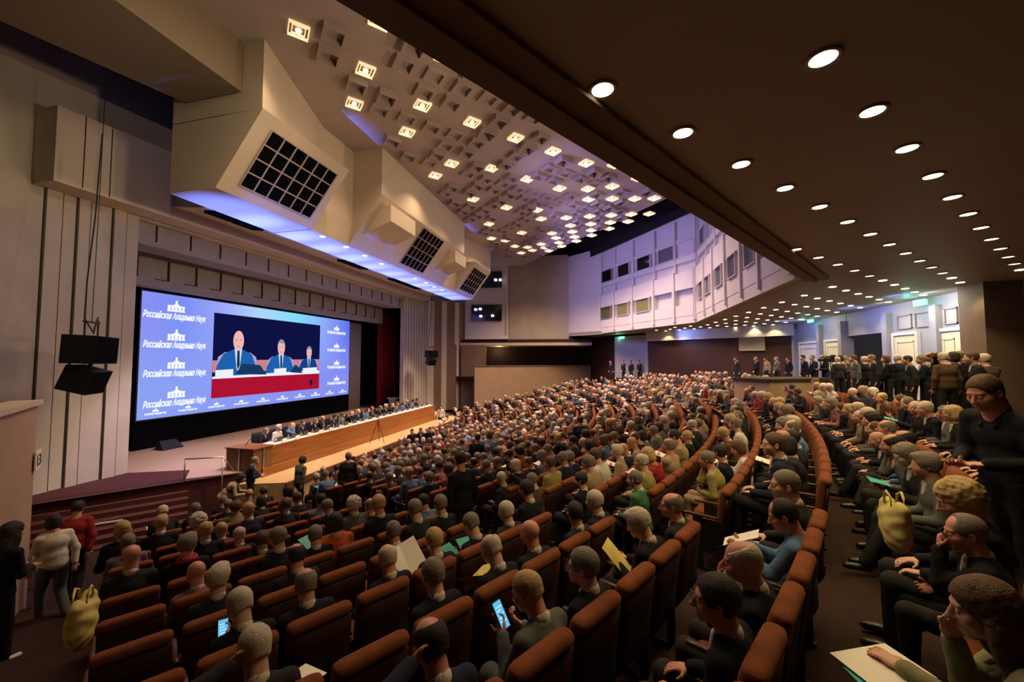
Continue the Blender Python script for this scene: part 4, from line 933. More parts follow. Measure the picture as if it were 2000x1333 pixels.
def person(loc, rz, pn, skin, hair, hcol, jacket, label, group=None, trousers='charcoal', scale=1.0, detail=2, shirt=True, shoes=None, glasses=False, beard=None, hero=False, rx=0, ry=0):
    P = pose(pn); hb = .0078 if hero else .0135
    o = link('person', part('body', pn, body_mesh, h=hb), None, SKIN[skin], loc, (0, 0, rz)); o.scale = (scale,) * 3; o.rotation_euler = (radians(rx), radians(ry), rz)
    tag(o, label, 'person', group)
    k = link('jacket', part('jacket', pn, jacket_mesh, h=.010 if hero else .018, seed=1), o, CL[jacket])
    if hair:
        hobj = link('hair', hairm(hair), o, HAIR[hcol]); Mx = Matrix([[*(P.M[i] * HS), P.head[i]] for i in range(3)] + [[0, 0, 0, 1]]); hobj.matrix_basis = Mx
        if glasses: g = link('glasses', glassm(), o, M['blackpl']); g.matrix_basis = Mx
        if beard: g = link('beard', hairm('beard'), o, HAIR[beard]); g.matrix_basis = Mx
    elif glasses or beard:
        Mx = Matrix([[*(P.M[i] * HS), P.head[i]] for i in range(3)] + [[0, 0, 0, 1]])
        if glasses: g = link('glasses', glassm(), o, M['blackpl']); g.matrix_basis = Mx
        if beard: g = link('beard', hairm('beard'), o, HAIR[beard]); g.matrix_basis = Mx
    if detail > 0 and shirt: link('shirt_collar', part('shirt', pn, shirt_mesh, h=.011), o, SHIRT)
    link('trousers', part('trousers', pn, trouser_mesh, h=.022), o, CL[trousers])
    if detail > 1:
        link('shoes', part('shoes', pn, shoe_mesh, h=.016), o, shoes or SHOE)
    return o
def glassm():
    if 'glasses' not in CACHE:
        b = MB()
        for sx in (-1, 1):
            b.tube([(sx * .034 + .026 * cos(a), .112, .0 + .019 * sin(a)) for a in np.linspace(0, 2 * pi, 15)], .0028, 5, False); b.tube([(sx * .060, .110, .006), (sx * .080, .06, .004), (sx * .086, -.01, -.004)], .0026, 5)
        b.tube([(-.009, .114, .004), (.009, .114, .004)], .0028, 5); CACHE['glasses'] = mesh('glasses', b.V, b.F, [None] if False else (), None, True)
        CACHE['glasses'].materials.append(None)
    return CACHE['glasses']

# ------------------------------------------------------------------ panel table on the stage
T0, T1, TZ = 12.8, 27.3, Z(-3.29)
t = empty('panel_table', ((T0 + T1) / 2, 13.2, STZ), 0, 'very long veneered panel table along the stage front, covered in papers', 'table'); inv = Matrix.Translation(-Vector(t.location))
def pt(nm, b, m_, s=False): o = b.build(nm, m_, t, s); o.matrix_parent_inverse = inv; return o
b = MB(); b.box((T0, 12.78, TZ - .04), (T1, 13.55, TZ)); pt('tabletop', b, M['desk'])
b = MB(); b.box((T0, 12.74, STZ + .0), (T1, 12.79, TZ + .02)); pt('front_panel', b, M['desk'])
b = MB(); b.box((T0 - .5, 12.62, Z(-4.33)), (T1 + 1.2, 12.735, STZ + .03)); structure('trim_18', b, M['desk'])
b = MB(); b.box((T0, 12.80, TZ), (T1, 13.50, TZ + .006)); pt('white_table_runner', b, M['paper'])
for x in np.arange(T0 + .6, T1, 2.3): b = MB(); b.box((x - .02, 12.8, STZ), (x + .02, 13.5, TZ - .04)); pt('leg', b, M['deskend'])
g = empty('lectern', (12.35, 13.3, STZ), 0, 'brown boxed lectern closing the near end of the panel table', 'lectern')
b = MB(); b.box((-.42, -.62, 0), (.40, .62, .80)); b.build('body', M['deskend'], g)
b = MB(); b.box((-.46, -.66, .80), (.44, .66, .84)); b.build('top', M['desk'], g)
b = MB(); b.box((-.03, -.655, 0), (.03, -.625, .80)); b.box((-.455, -.03, 0), (-.425, .03, .8)); b.build('corner_strip', M['metal'], g)
b = MB(); b.tube([(-.1, .1, .84), (-.1, -.02, 1.02), (-.12, -.16, 1.12)], .012, 6); b.build('microphone', M['blackpl'], g)
def chair_office(loc, rz, label):
    g = empty('conference_chair', loc, rz, label, 'chair', 'dark chairs behind the panel table')
    if 'oc' not in CACHE:
        b = MB(); b.rbox((0, 0, .45), (.50, .50, .10), .04); CACHE['oc'] = mesh('seat', b.V, b.F, [M['blackpl']], None, True)
        b = MB(); b.rbox((0, -.25, .80), (.48, .08, .62), .035); CACHE['ob'] = mesh('backrest', b.V, b.F, [M['blackpl']], None, True)
        b = MB(); b.tube([(0, 0, .04), (0, 0, .42)], .03, 8)
        for a in range(5): b.tube([(0, 0, .08), (.27 * cos(a * 1.257), .27 * sin(a * 1.257), .03)], .018, 6)
        CACHE['ol'] = mesh('base', b.V, b.F, [M['metal']])
    for nm, kk in (('seat', 'oc'), ('backrest', 'ob'), ('base', 'ol')): link(nm, CACHE[kk], g)
rnd = random.Random(11)
NP = 20; pj = ['black', 'navy', 'charcoal', 'navy', 'black', 'grey', 'blue', 'black']; phs = ['full', 'fringe', 'receding', 'crop', None, 'thick']
for i in range(NP):
    x = T0 + .75 + i * (T1 - T0 - 1.3) / (NP - 1); pn = ['read', 'fold', 'fwd', 'lap', 'chin', 'lapl'][i * 5 % 6]; jk = pj[i * 3 % 8]; hr = phs[i * 5 % 6] if i not in (4, 16) else 'bob'
    if i == 16: jk = 'blue'
    if i == 1: jk = 'white'
    where = f'{ORD[i]} along the panel table from the lectern'
    person((x, 14.0, STZ), pi, pn, i % 2, hr, ['grey', 'white', 'dark', 'brown'][i % 4], jk, f'person in {jk} {"top" if jk in ("white",) else "jacket"} seated {where}', 'panel members behind the long table', detail=1)
    chair_office((x, 14.02, STZ), pi, f'dark conference chair under the {ORD[i]} panel member from the lectern')
    b = MB(); b.prism([(x - .13, 12.86), (x + .13, 12.86), (x + .13, 12.92), (x - .13, 12.92)], TZ + .006, TZ + .11); tag(b.build('name_card', M['paper']), f'white name card in front of the {ORD[i]} panel member from the lectern', 'name card', 'white name cards on the panel table')
    g = empty('laptop_computer', (x + .04, 13.28, TZ + .006), pi, f'open black laptop of the {ORD[i]} panel member from the lectern', 'laptop', 'laptops on the panel table')
    if 'lb' not in CACHE:
        b = MB(); b.box((-.16, -.11, 0), (.16, .11, .015)); CACHE['lb'] = mesh('keyboard', b.V, b.F, [M['blackpl']])
        b = MB(); b.hull([(-.16, .11, .01), (.16, .11, .01), (.16, .122, .01), (-.16, .122, .01)], [(-.16, .17, .20), (.16, .17, .20), (.16, .182, .20), (-.16, .182, .20)]); CACHE['ls'] = mesh('lid', b.V, b.F, [M['blackpl']])
    link('keyboard', CACHE['lb'], g); link('lid', CACHE['ls'], g)
    b = MB(); b.lathe([(.005, 0), (.032, .0), (.034, .02), (.032, .14), (.013, .18), (.013, .21), (.004, .212)], (x - .22, 13.15, TZ + .006), 12); tag(b.build('water_bottle', M['glassbottle'] if 'glassbottle' in M else M['metal'], None, True), f'small water bottle left of the {ORD[i]} panel member from the lectern', 'bottle', 'water bottles on the panel table')
# handrail at the stage corner, tripod and small things on the apron
def rail_thing(name, pts, label, r=.022, m_='metal', posts=()):
    g = empty(name, tuple(pts[0]), 0, label, 'handrail'); inv = Matrix.Translation(-Vector(g.location)); b = MB(); b.tube(pts, r, 8); o = b.build('rail', M[m_], g, True); o.matrix_parent_inverse = inv
    for p, z0 in posts: b = MB(); b.tube([(p[0], p[1], z0), tuple(p)], r * .9, 8); o = b.build('post', M[m_], g, True); o.matrix_parent_inverse = inv
a = atz(413, 893, -3.35); c = atz(440, 915, -3.75)
rail_thing('stair_handrail', [(10.55, 14.05, STZ + .72), (11.1, 13.1, STZ + .72), (11.35, 12.9, STZ + .2)], 'bent metal handrail at the stage corner beside the lectern', posts=(((10.55, 14.05, STZ + .72), STZ), ((11.1, 13.1, STZ + .72), 0.05)))
q0, q1, q2 = atz(76, 1047, -3.55 + .0), atz(150, 1031, -3.55), atz(240, 1017, -3.55)
rail_thing('pale_handrail', [tuple(q0), tuple(q1), tuple(q2)], 'long pale handrail at the foot of the stage stairs by the near parapet', .03, 'rail', posts=((tuple(q0), .5), (tuple(q1), .4), (tuple(q2), .3)))
def tripod(loc, h, label, cam=None, cat='tripod'):
    g = empty('camera_tripod', loc, 0, label, cat)
    for i in range(3): a = i * 2.094 + .4; b = MB(); b.tube([(0, 0, h * .8), (h * .28 * cos(a), h * .28 * sin(a), 0)], .016, 6); b.build('leg', M['iron'], g)
    b = MB(); b.tube([(0, 0, h * .5), (0, 0, h)], .018, 6); b.box((-.06, -.06, h - .04), (.06, .06, h)); b.build('column', M['iron'], g)
    if cam is not None:
        c = empty('video_camera', (loc[0], loc[1], loc[2] + h), cam, 'black professional video camera on the tripod in the rear gangway', 'camera')
        b = MB(); b.rbox((0, 0, .13), (.18, .46, .22), .03); b.build('camera_body', M['blackpl'], c, True)
        b = MB(); b.tube([(0, .22, .13), (0, .44, .13)], .07, 14); b.build('lens', M['blackpl'], c, True)
        b = MB(); b.box((-.16, -.12, .22), (-.06, .02, .34)); b.box((-.03, -.16, .24), (.03, .16, .29)); b.build('viewfinder', M['blackpl'], c)
    return g
p = aty(738, 862, 12.1); tripod((p[0], 12.1, Z(-4.33)), 1.5, 'thin dark tripod standing on the bright apron before the panel table')
b = MB(); b.prism([(0, 0), (.9, 0), (.9, .5), (0, .5)], 0, .05); b.hull([(0, 0, .05), (.9, 0, .05), (.9, .5, .05), (0, .5, .05)], [(.1, .35, .38), (.8, .35, .38), (.8, .5, .38), (.1, .5, .38)])
p = aty(322, 870, 20.2); tag(b.build('stage_monitor', M['blackpl'], loc=(p[0] - .5, 19.6, STZ)), 'black wedge loudspeaker on the stage floor below the near end of the screen', 'speaker')
g = empty('piano_stool_table', (31.4, 18.6, STZ), 0, 'white covered stand in front of the dark stage opening', 'stand'); b = MB(); b.lathe([(.03, 0), (.45, .02), (.35, .7), (.55, .75), (.5, .85), (.02, .86)], seg=16); b.build('cover', M['white'], g, True)
# hung loudspeakers
def hung(loc, rz, s, label, ztop):
    g = empty('hanging_loudspeaker', loc, rz, label, 'loudspeaker'); inv = None
    def cab(nm, z0, w0, d0, h0, tilt_):
        b = MB(); Mx = Matrix.Translation((0, 0, z0)) @ Matrix.Rotation(tilt_, 4, 'X'); b.box((-w0 / 2, -d0 / 2, -h0), (w0 / 2, d0 / 2, 0), Mx)
        b.c = 1; b.box((-w0 / 2 + .02, -d0 / 2 - .012, -h0 + .02), (w0 / 2 - .02, -d0 / 2, -.02), Mx); b.build(nm, None, g, mats=[M['blackpl'], M['black']])
    cab('upper_cabinet', 0, .95 * s, .55 * s, .60 * s, .04); cab('lower_cabinet', -.70 * s, .72 * s, .5 * s, .52 * s, .32)
    b = MB()
    for x in (-.30, .22): b.tube([(x * s, 0, 0), (x * s, 0, .36 * s)], .018 * s, 6)
    b.tube([(-.36 * s, 0, .30 * s), (.28 * s, 0, .30 * s)], .02 * s, 6); b.box((-.05, -.03, -.72 * s), (.05, .03, -.58 * s)); b.build('hanging_frame', M['iron'], g)
    b = MB(); z = ztop - loc[2]
    b.tube([(-.05, .0, .3 * s), (.0, .0, z * .5), (.02, 0, z)], .010, 6); b.tube([(.05, 0, .06), (.02, -.1, .42 * s), (-.2, -.1, .1), (-.42 * s, -.05, .35 * s), (-.3 * s, 0, 1.2 * s), (-.16, 0, z * .45), (-.02, 0, z * .8)], .018, 6); b.build('cable', M['iron'], g)
p = atz(180, 657, .72); d_ = 13.2; r_ = ray(180, 657); p = r_ * 11.2 + [0, 0, ZC]
hung(tuple(p), radians(38), 1.28, 'pair of black loudspeakers hung on a cable before the near portal wall', Z(8))
p = ray(843, 685) * 33.5 + [0, 0, ZC]; hung(tuple(p), radians(-30), 1.0, 'small pair of black loudspeakers on the striped far wall', Z(5.85))

# ------------------------------------------------------------------ auditorium chairs
PITCH = .53; MAXD = 60
AISLES = (26.35, 9.0, -9.0, -26.35)
HALL = [((29.3, -11.0), (35.5, -2.8)), ((35.5, -2.8), (38.0, -.1)), ((43.2, 2.6), (35.7, 12.9))]
def inside(r, th):
    x, y = polar(r - .28, radians(th))
    for i, (a, b) in enumerate(HALL):
        c = (b[0] - a[0]) * (y - a[1]) - (b[1] - a[1]) * (x - a[0]); c /= hypot(b[0] - a[0], b[1] - a[1])
        if i < 2 and x > 20 and c < .9: return False
        if i == 2 and c < .7: return False
    return True
FRONT = {12: 31.5, 13: 28.6, 14: 24, 15: 20, 16: 16, 17: 10}
def slot_ok(k, th, r):
    if th > (34.35 if k < 7 else 34.95) or th < -33.9: return False
    if th > FRONT.get(k, 90): return False
    if k == 0 and th > 31.5: return False
    if k == -1 and th > 31.2: return False
    if k < -1 and th > 25.4: return False
    if k in (1, 2) and th > 34: return False
    if not inside(r, th): return False
    for a in AISLES:
        if abs(radians(th - a)) * r < (.40 if k in (0, -1) and th > 26 else .66): return False
    return True
def in_booth(x, y): return 17.6 < x < 21.9 and -9.6 < y < -4.7
SLOTS = []
for k in range(17, -3, -1):
    rb = RB(k); n0 = int((34 * pi / 180 * rb + 18.16) / PITCH) + 1
    for n in range(-n0 - 36, n0):
        arc = 18.16 + PITCH * n; th = math.degrees(arc / rb)
        if not slot_ok(k, th, rb): continue
        rs = rb - .28; x, y = polar(rs, radians(th))
        if in_booth(x, y): continue
        px, py, d = pix((x, y, ZROW(k) + .9))
        if (d < .45 or px < -260 or px > 2500 or py > 2300) and not (k == -1 and th > 26.5 and d > -.6 and hypot(x, y) > .75): continue
        SLOTS.append(dict(k=k, arc=arc, th=th, x=x, y=y, z=ZROW(k), d=hypot(x, y), px=px, py=py, who=None))
# ordinal of every seat in its row, counted from the near side, and the row counted from the camera
rows = {}
for s in SLOTS: rows.setdefault(s['k'], []).append(s)
kmin = min(rows)
for k, L in rows.items():
    L.sort(key=lambda s: -s['th'])
    for i, s in enumerate(L): s['i'] = i
def place_name(s): return f'{ORD[s["i"]] if s["i"] < 60 else str(s["i"] + 1) + "th"} seat from the near end, row {NUM[s["k"] - kmin]} from the rear'
NUM = ['one', 'two', 'three', 'four', 'five', 'six', 'seven', 'eight', 'nine', 'ten', 'eleven', 'twelve', 'thirteen', 'fourteen', 'fifteen', 'sixteen', 'seventeen', 'eighteen', 'nineteen', 'twenty', 'twenty-one', 'twenty-two']
b = MB(); Mr = Matrix.Translation((0, -.26, .66)) @ Matrix.Rotation(.13, 4, 'X')
b.rbox((0, .015, -.01), (.475, .085, .62), .042, 7, Mr); b.rbox((0, -.008, .262), (.48, .112, .095), .047, 8, Mr)
BACK = mesh('backrest', b.V, b.F, [M['rust']], None, True)
b = MB(); b.rbox((0, -.036, -.055), (.470, .04, .54), .012, 4, Mr); BPAN = mesh('back_panel', b.V, b.F, [M['backp']], None, True)
b = MB(); b.rbox((0, -.02, .43), (.48, .46, .12), .05, 6); SEAT = mesh('seat', b.V, b.F, [M['rust']], None, True)
b = MB(); b.rbox((-.262, -.03, .63), (.045, .40, .035), .015, 5); ARM = mesh('armrest', b.V, b.F, [M['armw']], None, True)
b = MB(); b.box((-.285, -.26, .0), (-.245, -.20, .60)); b.box((-.285, -.05, 0), (-.245, .05, .62)); b.box((-.29, -.28, 0), (-.24, .12, .03)); b.box((-.275, -.22, .22), (-.255, .0, .60)); LEG = mesh('side_frame', b.V, b.F, [M['iron']])
SLOTS.sort(key=lambda s: s['d'])
def seen(s): return -120 < s['px'] < 2120 and s['py'] < 1520
vis = [s for s in SLOTS if seen(s)]
CH = {id(s) for s in vis[:300]}

# ------------------------------------------------------------------ who sits where: head positions read off the photograph
# (x, y, row, pose, skin, hair style, hair colour, jacket, what else, label)
K = [
 (1930,1190,-1,'woman',0,'long','brown','khaki',dict(trousers='khaki',hero=True,shirt=False),'person in khaki jacket, fist at the chin, other hand on papers on the lap'),
 (1885,1040,-1,'chinL',1,'receding','grey','black',dict(glasses=True,hero=True),'person in dark jacket with glasses resting the chin, behind the yellow tote bag'),
 (1862,955,-1,'down1',0,'curly','blond','black',dict(shirt=False,hero=True),'person in black top looking down, just above the yellow tote bag'),
 (1548,1020,0,'reader',1,'receding','dark','blue',dict(trousers='sage',shirt=False,hero=True),'person in blue shirt and pale green trousers holding papers'),
 
 (1603,985,0,'lapl',0,'crop','grey','charcoal',dict(hero=True),'person in dark jacket seated directly behind the blue-shirted person'),
 (1492,1110,0,'chinL',1,'fringe','white','black',dict(hero=True),'person in black jacket leaning forward with a hand at the mouth'),
 (1395,1180,0,'turnl',1,'full','dark','black',dict(glasses=True,hero=True),'person in black suit with glasses in profile beside the nearest rust seats'),
 (1148,1108,1,'turnl',0,'full','grey','black',dict(hero=True,glasses=True),'person in black suit and white collar right of the grey jacket with the phone'),
 (1035,1155,1,'phone',1,'crop','blond','grey',dict(hero=True,trousers='grey'),'person in grey jacket holding a lit phone'),
 (840,1255,1,'napel',1,'fringe','dark','navy',dict(hero=True),'person in navy jacket leaning forward with a raised hand, bottom centre'),
 (1292,1035,1,'read',0,'thick','white','black',dict(hero=True),'person in black coat holding a yellowish folder between rust seats'),
 (1355,997,1,'turnl',1,'fringe','grey','charcoal',dict(glasses=True,hero=True),'person in charcoal jacket with glasses beside the folder holder'),
 (1405,972,1,'lap',0,'receding','grey','green',dict(hero=True),'person in dark green jacket at the end of the second rust row'),
 (1203,990,2,'lap',0,'full','white','black',{},'person in black jacket and pale collar in front of the folder holder'),
 (1155,1012,2,'lapr',2,'crop','dark','navy',{},'person in navy jacket with bright collar left of the white-haired pair'),
 (1240,960,2,'turnl',1,'full','dark','black',{},'person in black suit in profile behind the two rust seats, centre right'),
 (1070,1055,2,'lap',1,None,'grey','black',{},'person in black jacket with both hands near the face, left of centre seats'),
 (980,1082,2,'read',0,'fringe','white','black',{},'person in black jacket reading yellow pages'),
 (845,1122,2,'lap',0,'receding','grey','black',{},'person in black jacket slumped low in the seat, centre'),
 (498,1265,2,'napel',0,'full','white','charcoal',dict(hero=True),'person in dark jacket, hand raised beside the head, bottom left'),
 (940,1032,3,'read',0,'full','grey','black',{},'person in black jacket holding a teal booklet'),
 (1025,1012,3,'lap',0,'full','white','charcoal',{},'person in charcoal jacket next to an empty seat, centre'),
 (852,1057,3,'lap',0,'full','blond','black',{},'person in black jacket beside the standing white paper'),
 (760,1092,3,'lap',1,'fringe','white','black',{},'person in black jacket with bare crown, left of centre'),
 (597,1140,3,'lap',1,'fringe','grey','black',{},'person in black jacket and white collar, alone among empty seats'),
 (472,1180,3,'phone',0,'full','white','black',dict(hero=True),'person in black jacket looking at a small lit phone, lower left'),
 (780,1045,4,'lap',2,'crop','grey','black',{},'person in black jacket just left of the white paper'),
 (578,1085,4,'lap',1,'fringe','dark','charcoal',{},'person in charcoal jacket behind a bare-crowned neighbour, lower left'),
 (425,1130,4,'lapr',0,'thick','white','charcoal',{},'person in charcoal jacket leaning to a neighbour, lower left'),
 (387,1125,5,'lapl',1,None,'grey','lilac',{},'person in lilac top leaning to a neighbour, lower left'),
 (615,1045,5,'lap',0,'full','grey','black',{},'person in black jacket beside the orange jacket'),
 (562,1045,5,'lapl',0,'full','grey','charcoal',{},'person in charcoal jacket, second left of the orange jacket'),
 (515,1060,5,'lap',2,'full','brown','black',{},'person in black jacket third left of the orange jacket'),
 (655,1020,5,'lap',0,'bob','dark','orange',dict(shirt=False),'person in bright orange jacket'),
 (478,1062,6,'lap',0,'fringe','white','black',{},'person in black jacket with bare crown, left block'),
 (365,1065,6,'lapr',0,'thick','grey','black',dict(shirt=False),'person in black jacket with raspberry scarf, left block'),
 (257,1088,6,'lap',1,None,'grey','charcoal',{},'person in charcoal jacket at the near end of the left block'),
 (250,1060,8,'fwd',0,'full','grey','lilac',{},'person in lilac shirt at the near end of the left block'),
 (240,1035,9,'lapl',0,'bob','blond','black',dict(shirt=False),'person in dark top, leaning, near end of the left block'),
 (421,1032,7,'lap',1,'fringe','blond','black',{},''),(437,1043,7,'lapl',1,'full','blond','brown',{},''),(390,1018,8,'lap',0,'curly','white','black',{},''),(315,1022,9,'lap',0,'full','blond','black',{},''),
 (810,995,4,'fwd',0,'full','grey','charcoal',{},''),(838,976,5,'fwd',1,'receding','dark','blue',{},''),(722,988,6,'lap',1,'fringe','grey','charcoal',{},''),(740,985,5,'lap',1,'full','blond','black',{},''),
 (690,985,6,'lap',0,'curly','white','grey',{},''),(640,990,7,'read',0,'thick','grey','black',{},''),(887,955,5,'lapl',1,'bob','blond','orange',dict(shirt=False),''),(905,950,5,'lap',1,'fringe','grey','brown',{},''),
 (963,952,4,'lap',1,'fringe','dark','black',{},''),(1010,942,4,'nape',0,'full','white','charcoal',{},''),(1032,955,3,'lap',2,'full','dark','black',{},''),(1085,955,3,'chin',0,'full','grey','brown',{},''),(1172,935,2,'lap',0,'curly','grey','charcoal',dict(shirt=False),''),
 (1297,950,1,'lapl',1,None,'grey','green',{},'person in green jacket with a hand at the ear, behind two rust seats'),
 (1465,878,1,'reader',1,'bob','brown','white',dict(hero=True,shirt=False),'person in white shirt reading an open document'),
 (1515,868,0,'turnl',0,'crop','brown','navy',dict(hero=True),'person in navy jacket right behind the white-shirted reader'),
 (1380,897,1,'chin',1,'full','grey','olive',dict(shirt=False,trousers='beige'),'person in mustard jacket with a raised hand'),
 (1405,885,1,'lapr',1,'receding','dark','black',{},''),
]
PD['woman'] = dict(lean=12, slouch=.15, pitch=16, yaw=10, hl=(.02, .52, .74), hr=(.06, .34, .95), palm=(0, -.3, -1), curl=.35, legs='out'); PD['phone'] = dict(lean=10, pitch=24, yaw=16, hl=(-.10, .37, .84), hr=(.09, .36, .82), palm=(0, .6, .8), curl=.9)
PD['napel'] = dict(lean=12, pitch=16, yaw=4, hl=(-.15, .16, 1.16), hr=(.10, .30, .66), palm=(1, 0, 0), curl=.5); PD['turnl'] = dict(lean=3, pitch=5, yaw=26, **LAP); PD['down1'] = dict(lean=0, pitch=28, yaw=12, **LAP); PD['reader'] = dict(lean=-2, pitch=24, yaw=14, hl=(-.12, .38, .80), hr=(.10, .37, .80), palm=(0, .4, 1), curl=.7, legs='cross')
PD['chinL'] = dict(lean=5, pitch=12, yaw=16, hl=(-.040, .27, 1.045), hr=(.12, .30, .66), palm=(.2, -1, .3), curl=1.0)
SEATED = {}
FIX = {1492: 18.69, 1548: 17.63, 1603: 17.10, 1862: 17.63, 1395: 19.22}
for h in K:
    px, py, k0, pn = h[:4]; P = pose(pn); hy, hz = P.head[1], P.head[2]; r_ = ray(px, py); done = False
    for k in (k0, k0 + 1):
        if (k < -1 and k0 >= -1) or (k0 < 1 and k != k0): continue
        rh = RB(k) - .26 - hy; best = None; zf_ = ZROW(k)
        for sc in np.arange(.91, 1.07, .01):                                # the body size that puts this head on its line of sight over its own row
            t_ = (zf_ + hz * sc - ZC) / r_[2]
            if t_ <= 0: continue
            Q = r_ * t_; r1 = hypot(CX - Q[0], CY - Q[1]); e = abs(r1 - rh) + .4 * abs(sc - .99)
            if best is None or e < best[0]: best = (e, sc, Q, r1)
        if best is None: continue
        _, sc, Q, r1 = best; dr = max(-.22, min(.20, r1 - rh)); th = math.degrees(math.atan2(CX - Q[0], CY - Q[1])); arc = FIX.get(px, radians(th) * RB(k))
        cand = [s for s in SLOTS if s['k'] == k and s['who'] is None]
        if not cand: continue
        s = min(cand, key=lambda s: abs(s['arc'] - arc))
        if abs(s['arc'] - arc) > .44: continue
        s['who'] = h; s['sc'] = sc; s['sh'] = max(-.25, min(.25, arc - s['arc'])); s['dr'] = dr; s['fb'] = k != k0; SEATED[id(s)] = s; done = True; break
    if not done: print('unplaced', px, py, k0, round(arc, 2), [round(q['arc'], 2) for q in sorted((q for q in SLOTS if q['k'] == k0), key=lambda q: abs(q['arc'] - arc))[:4]], [round(q['arc'], 2) for q in sorted((q for q in SLOTS if q['k'] == k0 and q['who']), key=lambda q: abs(q['arc'] - arc))[:4]])
# the rest of the house
rnd = random.Random(7)
WJ = ['black'] * 20 + ['navy'] * 5 + ['charcoal'] * 6 + ['grey'] * 4 + ['brown'] * 2 + ['beige'] * 2 + ['white'] * 1 + ['blue'] * 2 + ['khaki'] * 1 + ['red'] * 1 + ['orange'] * 1 + ['olive'] * 2 + ['lilac'] * 2 + ['pink'] * 1
WH = ['full'] * 5 + ['receding'] * 4 + ['fringe'] * 5 + ['crop'] * 2 + ['bob'] * 3 + ['curly'] * 2 + ['thick'] * 2 + [None] * 1
WC = ['white'] * 3 + ['grey'] * 7 + ['brown'] * 4 + ['dark'] * 4 + ['blond'] * 2
WP = ['lap'] * 5 + ['lapl'] * 2 + ['lapr'] * 2 + ['fwd'] * 2 + ['read'] * 3 + ['fold'] * 2 + ['chin'] * 1 + ['wide'] * 2 + ['slim'] * 2
known = [(h[0], h[1]) for h in K]
for s in SLOTS:
    if s['who'] is not None: continue
    hx, hy_, _ = pix((s['x'], s['y'], s['z'] + 1.22))
    if s['th'] > 26.3:
        p = 0 if s['k'] <= 3 else (.30 if s['k'] <= 6 else (.50 if s['k'] <= 10 else .72))
        if hy_ > 1005 or any(hypot(hx - a, hy_ - b_) < 17 for a, b_ in known): p = 0
    else:
        p = .93 if s['k'] >= 3 or s['d'] > 9 else .80
        if any(hypot(hx - a, hy_ - b_) < 22 for a, b_ in known): p = 0
    if rnd.random() < p: s['who'] = 'any'; s['sc'] = rnd.uniform(.93, 1.05); s['sh'] = rnd.uniform(-.06, .06)
NIND = 236
ind = [s for s in SLOTS if s['who'] is not None and (seen(s) or s['who'] != 'any')][:NIND]; INDS = {id(s) for s in ind}
print('slots', len(SLOTS), 'visible', len(vis), 'occupied', sum(1 for s in SLOTS if s['who']), 'hero', len(SEATED))

# chairs: the three hundred that show largest one by one, the others as one body of seating
first = None; lodV = []; lodF = []; lodC = []
b = MB(); b.rbox((0, -.27, .66), (.475, .11, .62), .045, 3, None); b.rbox((0, -.02, .43), (.47, .44, .10), .03, 2); LCV = np.array(b.V); LCF = b.F
seatV = []; seatF = []; nv = 0
for s in SLOTS:
    if id(s) in CH:
        occ = s['who'] is not None
        lb = ('occupied rust velour seat, ' if occ else 'empty rust velour seat, ') + place_name(s)
        g = empty('auditorium_chair', (s['x'], s['y'], s['z']), -radians(s['th']), lb, 'auditorium chair', 'rust velour auditorium chairs')
        link('backrest', BACK, g)
        if s['d'] < 15: link('back_panel', BPAN, g)
        link('seat', SEAT, g); 
        if s['d'] < 11: link('armrest', ARM, g); link('side_frame', LEG, g)
    else:
        c, n = cos(-radians(s['th'])), sin(-radians(s['th'])); V = LCV.copy(); x = V[:, 0] * c - V[:, 1] * n + s['x']; y = V[:, 0] * n + V[:, 1] * c + s['y']
        seatV.append(np.stack([x, y, V[:, 2] + s['z']], 1)); seatF += [tuple(i + nv for i in f) for f in LCF]; nv += len(V)
me = bpy.data.meshes.new('auditorium_seating'); me.from_pydata(np.concatenate(seatV).tolist(), [], seatF); me.materials.append(M['rust']); me.polygons.foreach_set('use_smooth', [True] * len(me.polygons))
tag(link('auditorium_seating', me), 'remaining curved rows of rust velour seats in the middle and far blocks', 'auditorium seating', None, 'stuff')

